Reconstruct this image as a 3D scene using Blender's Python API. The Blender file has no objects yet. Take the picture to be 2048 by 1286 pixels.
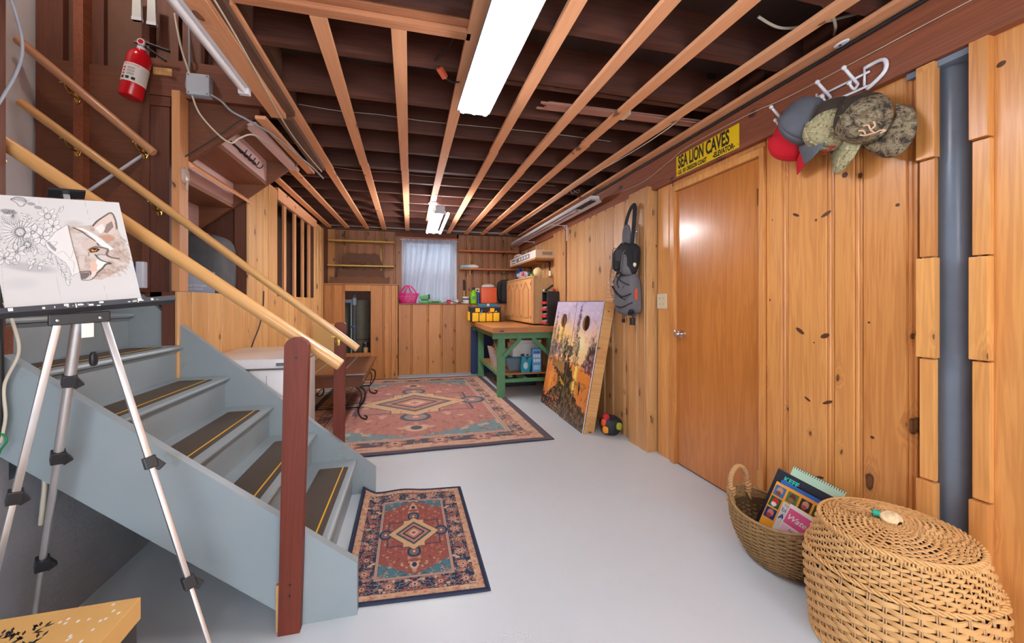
import bpy, bmesh, math, random
import numpy as np
from mathutils import Vector, Matrix, Euler
random.seed(7); RNG = np.random.default_rng(7)
PI = math.pi
SC = bpy.context.scene
COL = SC.collection

# ------------------------------------------------------------------ camera, world, exposure
cam_d = bpy.data.cameras.new('camera'); cam = bpy.data.objects.new('camera', cam_d); COL.objects.link(cam)
YAW = math.atan(202/796)
cam.location = (0, 0, 1.2); cam.rotation_euler = (PI/2, 0, -YAW)
cam_d.sensor_width = 36; cam_d.lens = 796/2048*36
cam_d.shift_y = -(643-605)/2048
cam_d.clip_start = 0.02; cam_d.clip_end = 60
SC.camera = cam
w = bpy.data.worlds.new('world'); SC.world = w; w.use_nodes = True
bg = w.node_tree.nodes['Background']; bg.inputs[0].default_value = (0.80, 0.90, 1.0, 1); bg.inputs[1].default_value = 5.0
SC.view_settings.view_transform = 'Standard'; SC.view_settings.look = 'None'
SC.view_settings.gamma = 1; SC.view_settings.use_curve_mapping = False
SC.view_settings.exposure = 0.75
SC.cycles.max_bounces = 8; SC.cycles.diffuse_bounces = 5; SC.cycles.glossy_bounces = 3
SC.cycles.transparent_max_bounces = 12
TUBE_POWER = 34.0
YF = -1.9
def portal(x, y, z, w_, h_, rz, rx=PI/2):
    l = bpy.data.lights.new('window_portal', 'AREA'); l.shape = 'RECTANGLE'; l.size = w_; l.size_y = h_; l.cycles.is_portal = True
    o = bpy.data.objects.new('window_portal', l); COL.objects.link(o); o.location = (x, y, z); o.rotation_euler = (rx, 0, rz)
portal(.35, YF-.03, 1.3, 2.7, 1.6, PI); portal(.30, 6.99, 1.73, .9, 1.05, 0)

# ------------------------------------------------------------------ colour and material helpers
def lin(c):
    return tuple(((v/255)/12.92 if v/255 <= .04045 else ((v/255+.055)/1.055)**2.4) for v in c)
def rgba(c): return (*lin(c), 1)
def newmat(name):
    m = bpy.data.materials.new(name); m.use_nodes = True
    nt = m.node_tree; return m, nt, nt.nodes['Principled BSDF']
def N(nt, t, **kw):
    n = nt.nodes.new(t)
    for k, v in kw.items(): setattr(n, k, v)
    return n
def math_n(nt, op, a, b=None, clamp=False):
    n = N(nt, 'ShaderNodeMath', operation=op, use_clamp=clamp)
    for i, v in enumerate((a, b)):
        if v is None: continue
        if isinstance(v, (int, float)): n.inputs[i].default_value = v
        else: nt.links.new(v, n.inputs[i])
    return n.outputs[0]
def ramp(nt, fac, stops, interp='LINEAR'):
    n = N(nt, 'ShaderNodeValToRGB'); cr = n.color_ramp; cr.interpolation = interp
    while len(cr.elements) < len(stops): cr.elements.new(0.5)
    for e, (p, c) in zip(cr.elements, stops):
        e.position = p; e.color = c if len(c) == 4 else (*c, 1)
    nt.links.new(fac, n.inputs[0]); return n.outputs[0]
def mixc(nt, fac, a, b, mode='MIX'):
    n = N(nt, 'ShaderNodeMix', data_type='RGBA', blend_type=mode)
    for sock, v in ((n.inputs[0], fac), (n.inputs[6], a), (n.inputs[7], b)):
        if isinstance(v, (int, float)): sock.default_value = v
        elif isinstance(v, tuple): sock.default_value = v if len(v) == 4 else (*v, 1)
        else: nt.links.new(v, sock)
    return n.outputs[2]
def objcoord(nt, scale=(1, 1, 1), rnd=True):
    tc = N(nt, 'ShaderNodeTexCoord'); out = tc.outputs['Object']
    if rnd:
        oi = N(nt, 'ShaderNodeObjectInfo')
        v = N(nt, 'ShaderNodeVectorMath', operation='SCALE'); v.inputs[0].default_value = (13.1, 7.7, 9.3)
        nt.links.new(oi.outputs['Random'], v.inputs['Scale'])
        a = N(nt, 'ShaderNodeVectorMath', operation='ADD')
        nt.links.new(out, a.inputs[0]); nt.links.new(v.outputs[0], a.inputs[1]); out = a.outputs[0]
    s = N(nt, 'ShaderNodeVectorMath', operation='MULTIPLY'); s.inputs[1].default_value = scale
    nt.links.new(out, s.inputs[0]); return s.outputs[0]
def noise(nt, vec, scale, detail=3, rough=.55, dist=0):
    n = N(nt, 'ShaderNodeTexNoise'); n.inputs['Scale'].default_value = scale
    n.inputs['Detail'].default_value = detail; n.inputs['Roughness'].default_value = rough
    n.inputs['Distortion'].default_value = dist
    nt.links.new(vec, n.inputs['Vector']); return n.outputs['Fac']
def bump(nt, b, h, strength=.2, dist=.002):
    n = N(nt, 'ShaderNodeBump'); n.inputs['Strength'].default_value = strength; n.inputs['Distance'].default_value = dist
    nt.links.new(h, n.inputs['Height']); nt.links.new(n.outputs[0], b.inputs['Normal'])
MATS = {}
def plain(name, c, rough=.5, metal=0, vary=0, trans=0, alpha=1, emit=0, spec=.5):
    if name in MATS: return MATS[name]
    m, nt, b = newmat(name)
    b.inputs['Base Color'].default_value = rgba(c); b.inputs['Roughness'].default_value = rough
    b.inputs['Metallic'].default_value = metal; b.inputs['Specular IOR Level'].default_value = spec
    v = objcoord(nt)
    f = noise(nt, v, 18, 4)
    k = .06 + vary
    col = mixc(nt, f, tuple(x*(1-k) for x in lin(c)), tuple(min(1, x*(1+k)) for x in lin(c)))
    nt.links.new(col, b.inputs['Base Color'])
    if trans: b.inputs['Transmission Weight'].default_value = trans
    if alpha < 1: b.inputs['Alpha'].default_value = alpha
    if emit:
        b.inputs['Emission Color'].default_value = rgba(c); b.inputs['Emission Strength'].default_value = emit
    MATS[name] = m; return m
def wood(name, light, dark, axis='Z', knots=.35, rough=.42, knotc=None, freq=1.0, streak=.5, coat=0, var=.34, white=0):
    m, nt, b = newmat(name)
    al = 'XYZ'.index(axis)
    def sc(across, along): s = [across]*3; s[al] = along; return tuple(s)
    base = objcoord(nt)
    def mul(s):
        v = N(nt, 'ShaderNodeVectorMath', operation='MULTIPLY'); v.inputs[1].default_value = s
        nt.links.new(base, v.inputs[0]); return v.outputs[0]
    # knots: cells stretched along the grain, only some of them hold a knot
    vo = N(nt, 'ShaderNodeTexVoronoi'); vo.inputs['Scale'].default_value = 1
    vo.voronoi_dimensions = '2D'
    sx_ = N(nt, 'ShaderNodeSeparateXYZ'); nt.links.new(base, sx_.inputs[0])
    oth = [i for i in range(3) if i != al]
    acr = math_n(nt, 'MULTIPLY', math_n(nt, 'ADD', sx_.outputs[oth[0]], sx_.outputs[oth[1]]), 6.5); alo = math_n(nt, 'MULTIPLY', sx_.outputs[al], 3.4)
    cb = N(nt, 'ShaderNodeCombineXYZ'); nt.links.new(acr, cb.inputs[0]); nt.links.new(alo, cb.inputs[1]); 
    dn = N(nt, 'ShaderNodeTexNoise'); dn.inputs['Scale'].default_value = 3.5; dn.inputs['Detail'].default_value = 2; nt.links.new(cb.outputs[0], dn.inputs['Vector'])
    dv = N(nt, 'ShaderNodeVectorMath', operation='MULTIPLY_ADD'); dv.inputs[1].default_value = (.22, .22, 0); nt.links.new(dn.outputs['Color'], dv.inputs[0]); nt.links.new(cb.outputs[0], dv.inputs[2]); nt.links.new(dv.outputs[0], vo.inputs['Vector'])
    d = vo.outputs['Distance']
    sep = N(nt, 'ShaderNodeSeparateColor'); nt.links.new(vo.outputs['Color'], sep.inputs[0])
    has = math_n(nt, 'LESS_THAN', sep.outputs[0], knots)
    ksz = math_n(nt, 'MULTIPLY_ADD', sep.outputs[1], .085); nt.nodes[-1].inputs[2].default_value = .035
    rel = math_n(nt, 'DIVIDE', d, ksz)
    swirl = math_n(nt, 'MULTIPLY', ramp(nt, math_n(nt, 'MULTIPLY', rel, .25), [(0, (1, 1, 1)), (.95, (0, 0, 0))], 'EASE'), has)
    # grain, pushed aside near knots
    g0 = noise(nt, mul(sc(16*freq, .7)), 1, 4, .6, .35)
    warp = math_n(nt, 'MULTIPLY_ADD', swirl, .35); nt.links.new(g0, nt.nodes[-1].inputs[2])
    rings = math_n(nt, 'SINE', math_n(nt, 'MULTIPLY', warp, 46))
    rings = math_n(nt, 'MULTIPLY_ADD', rings, .5); nt.nodes[-1].inputs[2].default_value = .5
    fine = noise(nt, mul(sc(150*freq, 3.5)), 1, 3, .6)
    tone = noise(nt, mul(sc(5, .55)), 1, 3, .5)
    oi = N(nt, 'ShaderNodeObjectInfo')
    f = math_n(nt, 'MULTIPLY', rings, streak*.45)
    f = math_n(nt, 'ADD', f, math_n(nt, 'MULTIPLY', fine, streak*.45))
    f = math_n(nt, 'ADD', f, math_n(nt, 'MULTIPLY_ADD', tone, .8)); nt.nodes[-2].inputs[2].default_value = -.3
    f = math_n(nt, 'ADD', f, math_n(nt, 'MULTIPLY_ADD', oi.outputs['Random'], var)); nt.nodes[-2].inputs[2].default_value = -var/2
    f = math_n(nt, 'MAXIMUM', math_n(nt, 'MINIMUM', f, 1), 0)
    col = mixc(nt, f, rgba(light), rgba(dark))
    kc = knotc or tuple(int(x*.35) for x in dark)
    kmask = math_n(nt, 'MULTIPLY', ramp(nt, rel, [(0, (.75, .75, .75)), (.55, (.7, .7, .7)), (.8, (1, 1, 1)), (1, (.35, .35, .35)), ], 'LINEAR'), has)
    kin = math_n(nt, 'MULTIPLY', kmask, math_n(nt, 'LESS_THAN', rel, 1.0))
    halo = math_n(nt, 'MULTIPLY', math_n(nt, 'POWER', swirl, 2), .45)
    col = mixc(nt, halo, col, rgba(tuple(int(a*.75) for a in dark)))
    col = mixc(nt, kin, col, rgba(kc))
    if white:
        wf = ramp(nt, noise(nt, mul(sc(9, 1.5)), 1, 4, .7), [(.52, (0, 0, 0)), (.75, (1, 1, 1))])
        col = mixc(nt, math_n(nt, 'MULTIPLY', wf, white), col, rgba((200, 175, 160)))
    nt.links.new(col, b.inputs['Base Color'])
    b.inputs['Roughness'].default_value = rough
    if coat: b.inputs['Coat Weight'].default_value = coat; b.inputs['Coat Roughness'].default_value = .18
    bump(nt, b, fine, .12, .001)
    MATS[name] = m; return m
def vcol(name, rough=.6, fuzz=0, coat=0):
    m, nt, b = newmat(name)
    a = N(nt, 'ShaderNodeAttribute', attribute_name='paint')
    nt.links.new(a.outputs['Color'], b.inputs['Base Color']); b.inputs['Roughness'].default_value = rough
    b.inputs['Specular IOR Level'].default_value = .3
    if fuzz:
        v = objcoord(nt, rnd=False); bump(nt, b, noise(nt, v, 350, 3), fuzz, .003)
    if coat: b.inputs['Coat Weight'].default_value = coat
    MATS[name] = m; return m

# ------------------------------------------------------------------ mesh helpers
class MB:
    def __init__(s): s.v = []; s.f = []; s.m = []; s.mi = 0
    def add(s, vs, fs, xf=None):
        o = len(s.v)
        s.v += [tuple(xf @ Vector(p)) if xf else tuple(p) for p in vs]
        s.f += [tuple(o+i for i in f) for f in fs]; s.m += [s.mi]*len(fs); return s
    def mat(s, i): s.mi = i; return s
    def box(s, x0, x1, y0, y1, z0, z1, b=0, xf=None):
        if b <= 0:
            v = [(x, y, z) for x in (x0, x1) for y in (y0, y1) for z in (z0, z1)]
            return s.add(v, [(0, 1, 3, 2), (4, 6, 7, 5), (0, 4, 5, 1), (2, 3, 7, 6), (0, 2, 6, 4), (1, 5, 7, 3)], xf)
        bm = bmesh.new(); bmesh.ops.create_cube(bm, size=1)
        for p in bm.verts: p.co = Vector(((x0+x1)/2+p.co.x*(x1-x0), (y0+y1)/2+p.co.y*(y1-y0), (z0+z1)/2+p.co.z*(z1-z0)))
        bmesh.ops.bevel(bm, geom=bm.edges[:], offset=b, segments=2, profile=.6, affect='EDGES')
        bm.verts.index_update()
        s.add([p.co[:] for p in bm.verts], [[q.index for q in f.verts] for f in bm.faces], xf); bm.free(); return s
    def bar(s, p, q, wd, h=None, up=(0, 0, 1), b=0):
        p = Vector(p); q = Vector(q); h = h or wd; z = (q-p); L = z.length; z.normalize(); u = Vector(up)
        if abs(z.dot(u)) > .98: u = Vector((0, 1, 0))
        x = u.cross(z).normalized(); y = z.cross(x)
        M = Matrix((x, y, z)).transposed().to_4x4(); M.translation = p
        return s.box(-wd/2, wd/2, -h/2, h/2, 0, L, b, M)
    def tube(s, pts, r, n=8, closed=False, cap=True, flat=None):
        pts = [Vector(p) for p in pts]; m = len(pts); rs = r if isinstance(r, (list, tuple)) else [r]*m
        vs = []; fs = []; prev = None
        for i, p in enumerate(pts):
            a = pts[i-1] if (i > 0 or closed) else p; c = pts[(i+1) % m] if (i < m-1 or closed) else p
            t = (c-a).normalized() if (c-a).length > 1e-9 else Vector((0, 0, 1))
            if prev is None:
                u = Vector((0, 0, 1)) if abs(t.z) < .9 else Vector((1, 0, 0))
                x = t.cross(u).normalized()
            else: x = (prev - t*prev.dot(t)).normalized()
            prev = x; y = t.cross(x)
            for k in range(n):
                th = 2*PI*k/n; vs.append(p + (x*math.cos(th) + y*math.sin(th)*(flat or 1))*rs[i])
        R = m if closed else m-1
        for i in range(R):
            for k in range(n):
                a = i*n+k; b_ = i*n+(k+1) % n; c = ((i+1) % m)*n+(k+1) % n; d = ((i+1) % m)*n+k
                fs.append((a, b_, c, d))
        if cap and not closed: fs.append(tuple(range(n))[::-1]); fs.append(tuple((m-1)*n+k for k in range(n)))
        return s.add(vs, fs)
    def cyl(s, p, q, r, r2=None, n=16): return s.tube([p, q], [r, r if r2 is None else r2], n)
    def lathe(s, prof, n=24, xf=None, sx=1, sy=1, caps=True):
        vs = []; fs = []; m = len(prof)
        for r, z in prof:
            for k in range(n): vs.append((r*math.cos(2*PI*k/n)*sx, r*math.sin(2*PI*k/n)*sy, z))
        for i in range(m-1):
            for k in range(n): fs.append((i*n+k, i*n+(k+1) % n, (i+1)*n+(k+1) % n, (i+1)*n+k))
        if caps and prof[0][0] > 1e-5: fs.append(tuple(range(n))[::-1])
        if caps and prof[-1][0] > 1e-5: fs.append(tuple((m-1)*n+k for k in range(n)))
        return s.add(vs, fs, xf)
    def prism(s, poly, a, b, axis='Y', xf=None):
        def P(p, t): return {'X': (t, p[0], p[1]), 'Y': (p[0], t, p[1]), 'Z': (p[0], p[1], t)}[axis]
        n = len(poly); vs = [P(p, a) for p in poly]+[P(p, b) for p in poly]
        fs = [tuple(range(n)), tuple(range(2*n-1, n-1, -1))]+[(i, i+n, (i+1) % n+n, (i+1) % n) for i in range(n)]
        return s.add(vs, fs, xf)
    def blob(s, c, r, e=.8, n=20, m=12, wob=0, seed=0, xf=None):
        vs = []; fs = []; rg = random.Random(seed); ph = [rg.uniform(0, 6) for _ in range(6)]
        def sp(v, e): return math.copysign(abs(v)**e, v)
        for i in range(m+1):
            la = -PI/2+PI*i/m
            for k in range(n):
                lo = 2*PI*k/n
                w_ = 1+wob*(math.sin(3*lo+ph[0]+2*la)+math.sin(5*lo+ph[1]-3*la)*.6+math.sin(4*la+ph[2]+lo*2)*.7)
                vs.append((c[0]+r[0]*w_*sp(math.cos(la), e)*sp(math.cos(lo), e), c[1]+r[1]*w_*sp(math.cos(la), e)*sp(math.sin(lo), e), c[2]+r[2]*w_*sp(math.sin(la), e)))
        for i in range(m):
            for k in range(n): fs.append((i*n+k, i*n+(k+1) % n, (i+1)*n+(k+1) % n, (i+1)*n+k))
        return s.add(vs, fs, xf)
    def sheet(s, fn, nu, nv, th=0):
        vs = [tuple(fn(i/nu, j/nv)) for j in range(nv+1) for i in range(nu+1)]
        fs = [(j*(nu+1)+i, j*(nu+1)+i+1, (j+1)*(nu+1)+i+1, (j+1)*(nu+1)+i) for j in range(nv) for i in range(nu)]
        return s.add(vs, fs)
    def build(s, name, mats, parent=None, smooth=False, center=False, loc=None, rot=None, kind=None):
        me = bpy.data.meshes.new(name)
        vs = s.v; off = Vector((0, 0, 0))
        if center and vs:
            a = np.array(vs); off = Vector(((a.min(0)+a.max(0))/2).tolist())
            vs = [(p[0]-off.x, p[1]-off.y, p[2]-off.z) for p in vs]
        me.from_pydata(vs, [], s.f); me.update()
        for mt in (mats if isinstance(mats, (list, tuple)) else [mats]): me.materials.append(mt)
        if any(s.m): me.polygons.foreach_set('material_index', s.m)
        if smooth:
            me.polygons.foreach_set('use_smooth', [True]*len(me.polygons))
            if smooth is not True: me.set_sharp_from_angle(angle=math.radians(smooth))
        o = bpy.data.objects.new(name, me); COL.objects.link(o)
        if parent: o.parent = parent
        o.location = (loc and Vector(loc) or Vector((0, 0, 0)))+off
        if rot: o.rotation_euler = rot
        if kind: o['kind'] = kind
        return o
def bx(name, x0, x1, y0, y1, z0, z1, m, parent=None, b=0, kind=None):
    return MB().box(x0, x1, y0, y1, z0, z1, b).build(name, m, parent, center=True, kind=kind)
def thing(name, label, cat, loc=(0, 0, 0), rot=None, group=None):
    o = bpy.data.objects.new(name, None); COL.objects.link(o); o.location = loc; o.empty_display_size = .05
    if rot: o.rotation_euler = rot
    o['label'] = label; o['category'] = cat
    if group: o['group'] = group
    return o
def tag(o, label, cat, group=None):
    o['label'] = label; o['category'] = cat
    if group: o['group'] = group
    return o
def dup(root, loc=None, rot=None, label=None, group=None, parent=None):
    r = root.copy(); COL.objects.link(r)
    if parent: r.parent = parent
    if loc is not None: r.location = loc
    if rot is not None: r.rotation_euler = rot
    if label: r['label'] = label
    if group: r['group'] = group
    for ch in list(root.children):
        c = ch.copy(); COL.objects.link(c); c.parent = r
        for g in list(ch.children):
            d = g.copy(); COL.objects.link(d); d.parent = c
    return r
def text(name, s, size, m, parent, loc, rot, sx=1, align='CENTER', ext=.0006, bold=0, shear=0):
    cu = bpy.data.curves.new(name, 'FONT'); cu.body = s; cu.size = size; cu.extrude = ext; cu.align_x = align; cu.align_y = 'CENTER'
    cu.offset = bold; cu.shear = shear; cu.resolution_u = 3
    t = bpy.data.objects.new(name, cu); COL.objects.link(t)
    dg = bpy.context.evaluated_depsgraph_get(); me = bpy.data.meshes.new_from_object(t.evaluated_get(dg))
    COL.objects.unlink(t); bpy.data.objects.remove(t)
    for v in me.vertices: v.co.x *= sx
    me.materials.clear(); me.materials.append(m)
    o = bpy.data.objects.new(name, me); COL.objects.link(o); o.parent = parent; o.location = loc; o.rotation_euler = rot
    return o
def spline(pts, n=8, closed=False):
    P = [Vector(p) for p in pts]; out = []; m = len(P)
    R = m if closed else m-1
    for i in range(R):
        p0 = P[(i-1) % m] if (closed or i > 0) else P[0]; p1 = P[i]; p2 = P[(i+1) % m]; p3 = P[(i+2) % m] if (closed or i+2 < m) else P[-1]
        for k in range(n):
            t = k/n
            out.append(.5*((2*p1)+(-p0+p2)*t+(2*p0-5*p1+4*p2-p3)*t*t+(-p0+3*p1-3*p2+p3)*t**3))
    if not closed: out.append(P[-1])
    return out

# ------------------------------------------------------------------ painting helpers (flat prints kept as colours on a fine grid)
def vnoise(H, W, cy, cx, seed=0, oct=3):
    r = np.random.default_rng(seed); out = np.zeros((H, W)); amp = 1; tot = 0
    for o in range(oct):
        g = r.random((cy+2, cx+2)); y = np.linspace(0, cy, H); x = np.linspace(0, cx, W)
        yi = y.astype(int); xi = x.astype(int); fy = (y-yi)[:, None]; fx = (x-xi)[None]
        fy = fy*fy*(3-2*fy); fx = fx*fx*(3-2*fx)
        a = g[yi][:, xi]; b = g[yi][:, xi+1]; c = g[yi+1][:, xi]; d = g[yi+1][:, xi+1]
        out += amp*((a*(1-fx)+b*fx)*(1-fy)+(c*(1-fx)+d*fx)*fy); tot += amp; amp *= .5; cy *= 2; cx *= 2
    return out/tot
class Paint:
    def __init__(s, W, H, c, ax=1.0):
        s.W, s.H = W, H; s.a = np.ones((H, W, 3))*np.array(lin(c)); s.ax = ax
        s.X, s.Y = np.meshgrid((np.arange(W)+.5)/W, (np.arange(H)+.5)/H)   # u right, v up
    def mask(s, m, c, al=1.0):
        m = (np.clip(m, 0, 1)*al)[..., None]; s.a = s.a*(1-m)+np.array(lin(c))*m
    def poly(s, pts, c, al=1.0):
        ins = np.zeros((s.H, s.W), bool); n = len(pts)
        for i in range(n):
            x1, y1 = pts[i]; x2, y2 = pts[(i+1) % n]
            if y1 == y2: continue
            ins ^= ((s.Y > min(y1, y2)) & (s.Y <= max(y1, y2)) & (s.X < (x2-x1)*(s.Y-y1)/(y2-y1)+x1))
        s.mask(ins.astype(float), c, al); return ins
    def line(s, pts, wd, c, al=1.0):
        k = s.ax     # aspect: height in units of width
        for (x1, y1), (x2, y2) in zip(pts[:-1], pts[1:]):
            i0 = max(0, int((min(x1, x2)-wd*3)*s.W)); i1 = min(s.W, int((max(x1, x2)+wd*3)*s.W)+2)
            j0 = max(0, int((min(y1, y2)-wd*3/k)*s.H)); j1 = min(s.H, int((max(y1, y2)+wd*3/k)*s.H)+2)
            if i1 <= i0 or j1 <= j0: continue
            X = s.X[j0:j1, i0:i1]; Y = s.Y[j0:j1, i0:i1]*k; a, b = y1*k, y2*k
            L = (x2-x1)**2+(b-a)**2+1e-12; t = np.clip(((X-x1)*(x2-x1)+(Y-a)*(b-a))/L, 0, 1)
            D = np.hypot(X-x1-t*(x2-x1), Y-a-t*(b-a))
            m = (np.clip(1.5-D/wd, 0, 1)*al)[..., None]
            s.a[j0:j1, i0:i1] = s.a[j0:j1, i0:i1]*(1-m)+np.array(lin(c))*m
    def ell(s, cx, cy, rx, ry, c, al=1.0, soft=.15, ang=0):
        dx = s.X-cx; dy = (s.Y-cy)*s.ax; ca, sa = math.cos(ang), math.sin(ang)
        u = (dx*ca+dy*sa)/rx; v = (-dx*sa+dy*ca)/ry; d = np.sqrt(u*u+v*v)
        s.mask(np.clip((1-d)/soft+.5, 0, 1), c, al)
def paint_obj(name, P, fn, m, parent=None, loc=None, rot=None):
    H, W = P.H, P.W
    us = (np.arange(W)+.5)/W; us[0] = 0; us[-1] = 1; vs_ = (np.arange(H)+.5)/H; vs_[0] = 0; vs_[-1] = 1
    U, V = np.meshgrid(us, vs_); co = np.stack(fn(U, V), -1).reshape(-1, 3)
    idx = np.arange(H*W).reshape(H, W)
    q = np.stack([idx[:-1, :-1], idx[:-1, 1:], idx[1:, 1:], idx[1:, :-1]], -1).reshape(-1, 4)
    me = bpy.data.meshes.new(name); me.vertices.add(H*W); me.vertices.foreach_set('co', co.ravel().astype(np.float32))
    me.loops.add(q.size); me.loops.foreach_set('vertex_index', q.ravel().astype(np.int32))
    me.polygons.add(len(q)); me.polygons.foreach_set('loop_start', (np.arange(len(q))*4).astype(np.int32))
    me.update(calc_edges=True)
    at = me.color_attributes.new('paint', 'FLOAT_COLOR', 'POINT')
    c4 = np.ones((H*W, 4), np.float32); c4[:, :3] = P.a.reshape(-1, 3); at.data.foreach_set('color', c4.ravel())
    me.polygons.foreach_set('use_smooth', [True]*len(q)); me.materials.append(m)
    o = bpy.data.objects.new(name, me); COL.objects.link(o)
    if parent: o.parent = parent
    if loc: o.location = loc
    if rot: o.rotation_euler = rot
    return o

# ------------------------------------------------------------------ materials
PINE_R = wood('pine_right', (232, 168, 96), (172, 98, 42), knots=.2, streak=.55, coat=.1, rough=.38)
PINE_F = wood('pine_far', (220, 170, 112), (160, 100, 52), knots=.32, streak=.45, coat=.2, rough=.4)
PINE_L = wood('pine_left', (234, 184, 120), (170, 106, 54), knots=.2, streak=.4, rough=.42)
PINE_B = wood('pine_back', (196, 136, 76), (146, 88, 42), knots=.32, streak=.45, rough=.4)
PINE_BD = wood('pine_back_shaded', (172, 118, 78), (116, 72, 46), knots=.4, streak=.5, rough=.45)  # back-wall pine darkened to carry the shade on the upper boards
DOORW = wood('door_veneer', (206, 132, 62), (158, 84, 32), knots=0, streak=.6, coat=.6, rough=.3, freq=.6, var=0)
STRAP_N = wood('strap_near', (240, 178, 132), (206, 136, 92), axis='Y', knots=.3, streak=.4, rough=.55, knotc=(96, 50, 34))
STRAP_X = wood('header_wood', (206, 140, 98), (146, 88, 60), axis='X', knots=.2, streak=.5, rough=.6)
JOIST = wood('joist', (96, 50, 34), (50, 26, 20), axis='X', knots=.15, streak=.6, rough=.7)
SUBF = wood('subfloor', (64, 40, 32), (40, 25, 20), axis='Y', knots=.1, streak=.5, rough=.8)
BEAM = wood('old_beam', (164, 94, 62), (108, 58, 38), axis='Y', knots=.15, streak=.7, rough=.6, freq=1.3)
DARKV = wood('dark_stud', (118, 70, 50), (74, 40, 30), axis='Z', knots=.2, streak=.6, rough=.6)
DARKX = wood('dark_header', (128, 72, 48), (84, 44, 32), axis='X', knots=.15, streak=.6, rough=.6)
STUDL = wood('light_stud', (220, 160, 108), (178, 118, 74), axis='Z', knots=.15, streak=.35, rough=.55)
ROUGHB = wood('rough_beam', (124, 88, 66), (78, 52, 42), axis='Y', knots=.1, streak=.8, rough=.8)
PINKB = wood('lit_riser', (236, 206, 206), (190, 140, 124), axis='Y', knots=.1, streak=.3, rough=.5)  # paleness stands in for room light falling on the riser backs
TREADU = wood('tread_underside', (146, 94, 64), (104, 62, 42), axis='Y', knots=.1, streak=.5, rough=.6)
CARR = wood('carriage', (128, 78, 52), (88, 50, 36), axis='X', knots=.1, streak=.5, rough=.6)
RAILW = wood('rail_pine', (222, 172, 110), (190, 134, 76), axis='X', knots=0, streak=.35, coat=.3, rough=.35, freq=2)
RAILD = wood('rail_oak', (196, 142, 104), (156, 102, 70), axis='X', knots=0, streak=.45, coat=.3, rough=.35, freq=2)
POSTW = wood('mahogany_stain', (124, 48, 24), (72, 24, 10), axis='Z', knots=0, streak=.5, coat=0, rough=.55, freq=1.5)
YSHELF = wood('yellow_shelf', (214, 176, 92), (180, 140, 60), axis='X', knots=0, streak=.3, rough=.5)
OSHELF = wood('orange_shelf', (206, 122, 70), (170, 92, 48), axis='X', knots=0, streak=.3, rough=.5)
OAKC = wood('oak_cabinet', (222, 168, 108), (192, 134, 78), axis='Z', knots=0, streak=.5, coat=.3, rough=.4, freq=1.2)
BENCHW = wood('bench_top', (190, 128, 76), (150, 92, 50), axis='Y', knots=0, streak=.5, rough=.45)
TABLEW = wood('walnut_table', (112, 62, 36), (74, 38, 22), axis='Y', knots=0, streak=.5, coat=.5, rough=.35)
CHIP = plain('particle_board', (188, 150, 104), .8, vary=.12)
BROWNB = plain('brown_fibreboard', (112, 78, 62), .75, vary=.1)
WHITE = plain('white_paint', (225, 226, 232), .45)
WMETAL = plain('white_metal', (214, 216, 222), .35)
STEEL = plain('steel', (190, 190, 195), .25, 1)
CHROME = plain('chrome', (225, 225, 228), .12, 1)
BRASS = plain('brass', (214, 176, 100), .2, 1)
ALU = plain('aluminium', (205, 200, 198), .38, .85)
BLACK = plain('black_plastic', (32, 32, 36), .4)
IRON = plain('dark_iron', (52, 42, 36), .45, .6)
RED = plain('extinguisher_red', (206, 20, 34), .22)
PAPER = plain('paper', (232, 228, 222), .7)
CREAM = plain('cream_plastic', (226, 214, 180), .4)
GREEN = plain('green_paint', (86, 140, 96), .45, vary=.15)
CABLE = plain('cable_sheath', (206, 196, 176), .55)
CABLEG = plain('grey_cable', (150, 152, 158), .5)
CABLEB = plain('black_cable', (30, 30, 32), .5)
GREYP = plain('grey_pipe', (122, 136, 152), .28, vary=.06)
YELLOW = plain('stripe_yellow', (240, 182, 30), .5)
SIGNY = plain('sign_yellow', (240, 205, 28), .4)
SIGNK = plain('sign_black', (34, 32, 28), .5)

def floor_mat():
    m, nt, b = newmat('painted_concrete_floor'); v = objcoord(nt, rnd=False)
    f = noise(nt, v, 1.3, 5, .6); g = noise(nt, v, 22, 4, .7)
    c = mixc(nt, f, rgba((208, 214, 218)), rgba((194, 199, 204)))
    sp = ramp(nt, noise(nt, v, 60, 2), [(.73, (0, 0, 0)), (.78, (1, 1, 1))])
    c = mixc(nt, math_n(nt, 'MULTIPLY', sp, .25), c, rgba((150, 136, 120)))
    st = ramp(nt, noise(nt, v, 3.1, 5, .7), [(.6, (0, 0, 0)), (.85, (1, 1, 1))])
    c = mixc(nt, math_n(nt, 'MULTIPLY', st, .3), c, rgba((180, 168, 152)))
    nt.links.new(c, b.inputs['Base Color']); b.inputs['Roughness'].default_value = .38
    bump(nt, b, g, .06, .002); return m
def stairpaint_mat():
    m, nt, b = newmat('blue_grey_paint'); v = objcoord(nt, rnd=False)
    f = noise(nt, v, 3, 4, .6)
    c = mixc(nt, f, rgba((156, 166, 168)), rgba((136, 150, 156)))
    st = ramp(nt, noise(nt, v, 5.5, 6, .75), [(.60, (0, 0, 0)), (.68, (1, 1, 1))])
    c = mixc(nt, math_n(nt, 'MULTIPLY', st, .45), c, rgba((132, 134, 116)))
    nt.links.new(c, b.inputs['Base Color']); b.inputs['Roughness'].default_value = .4
    bump(nt, b, noise(nt, v, 30, 4), .15, .002); return m
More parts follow.
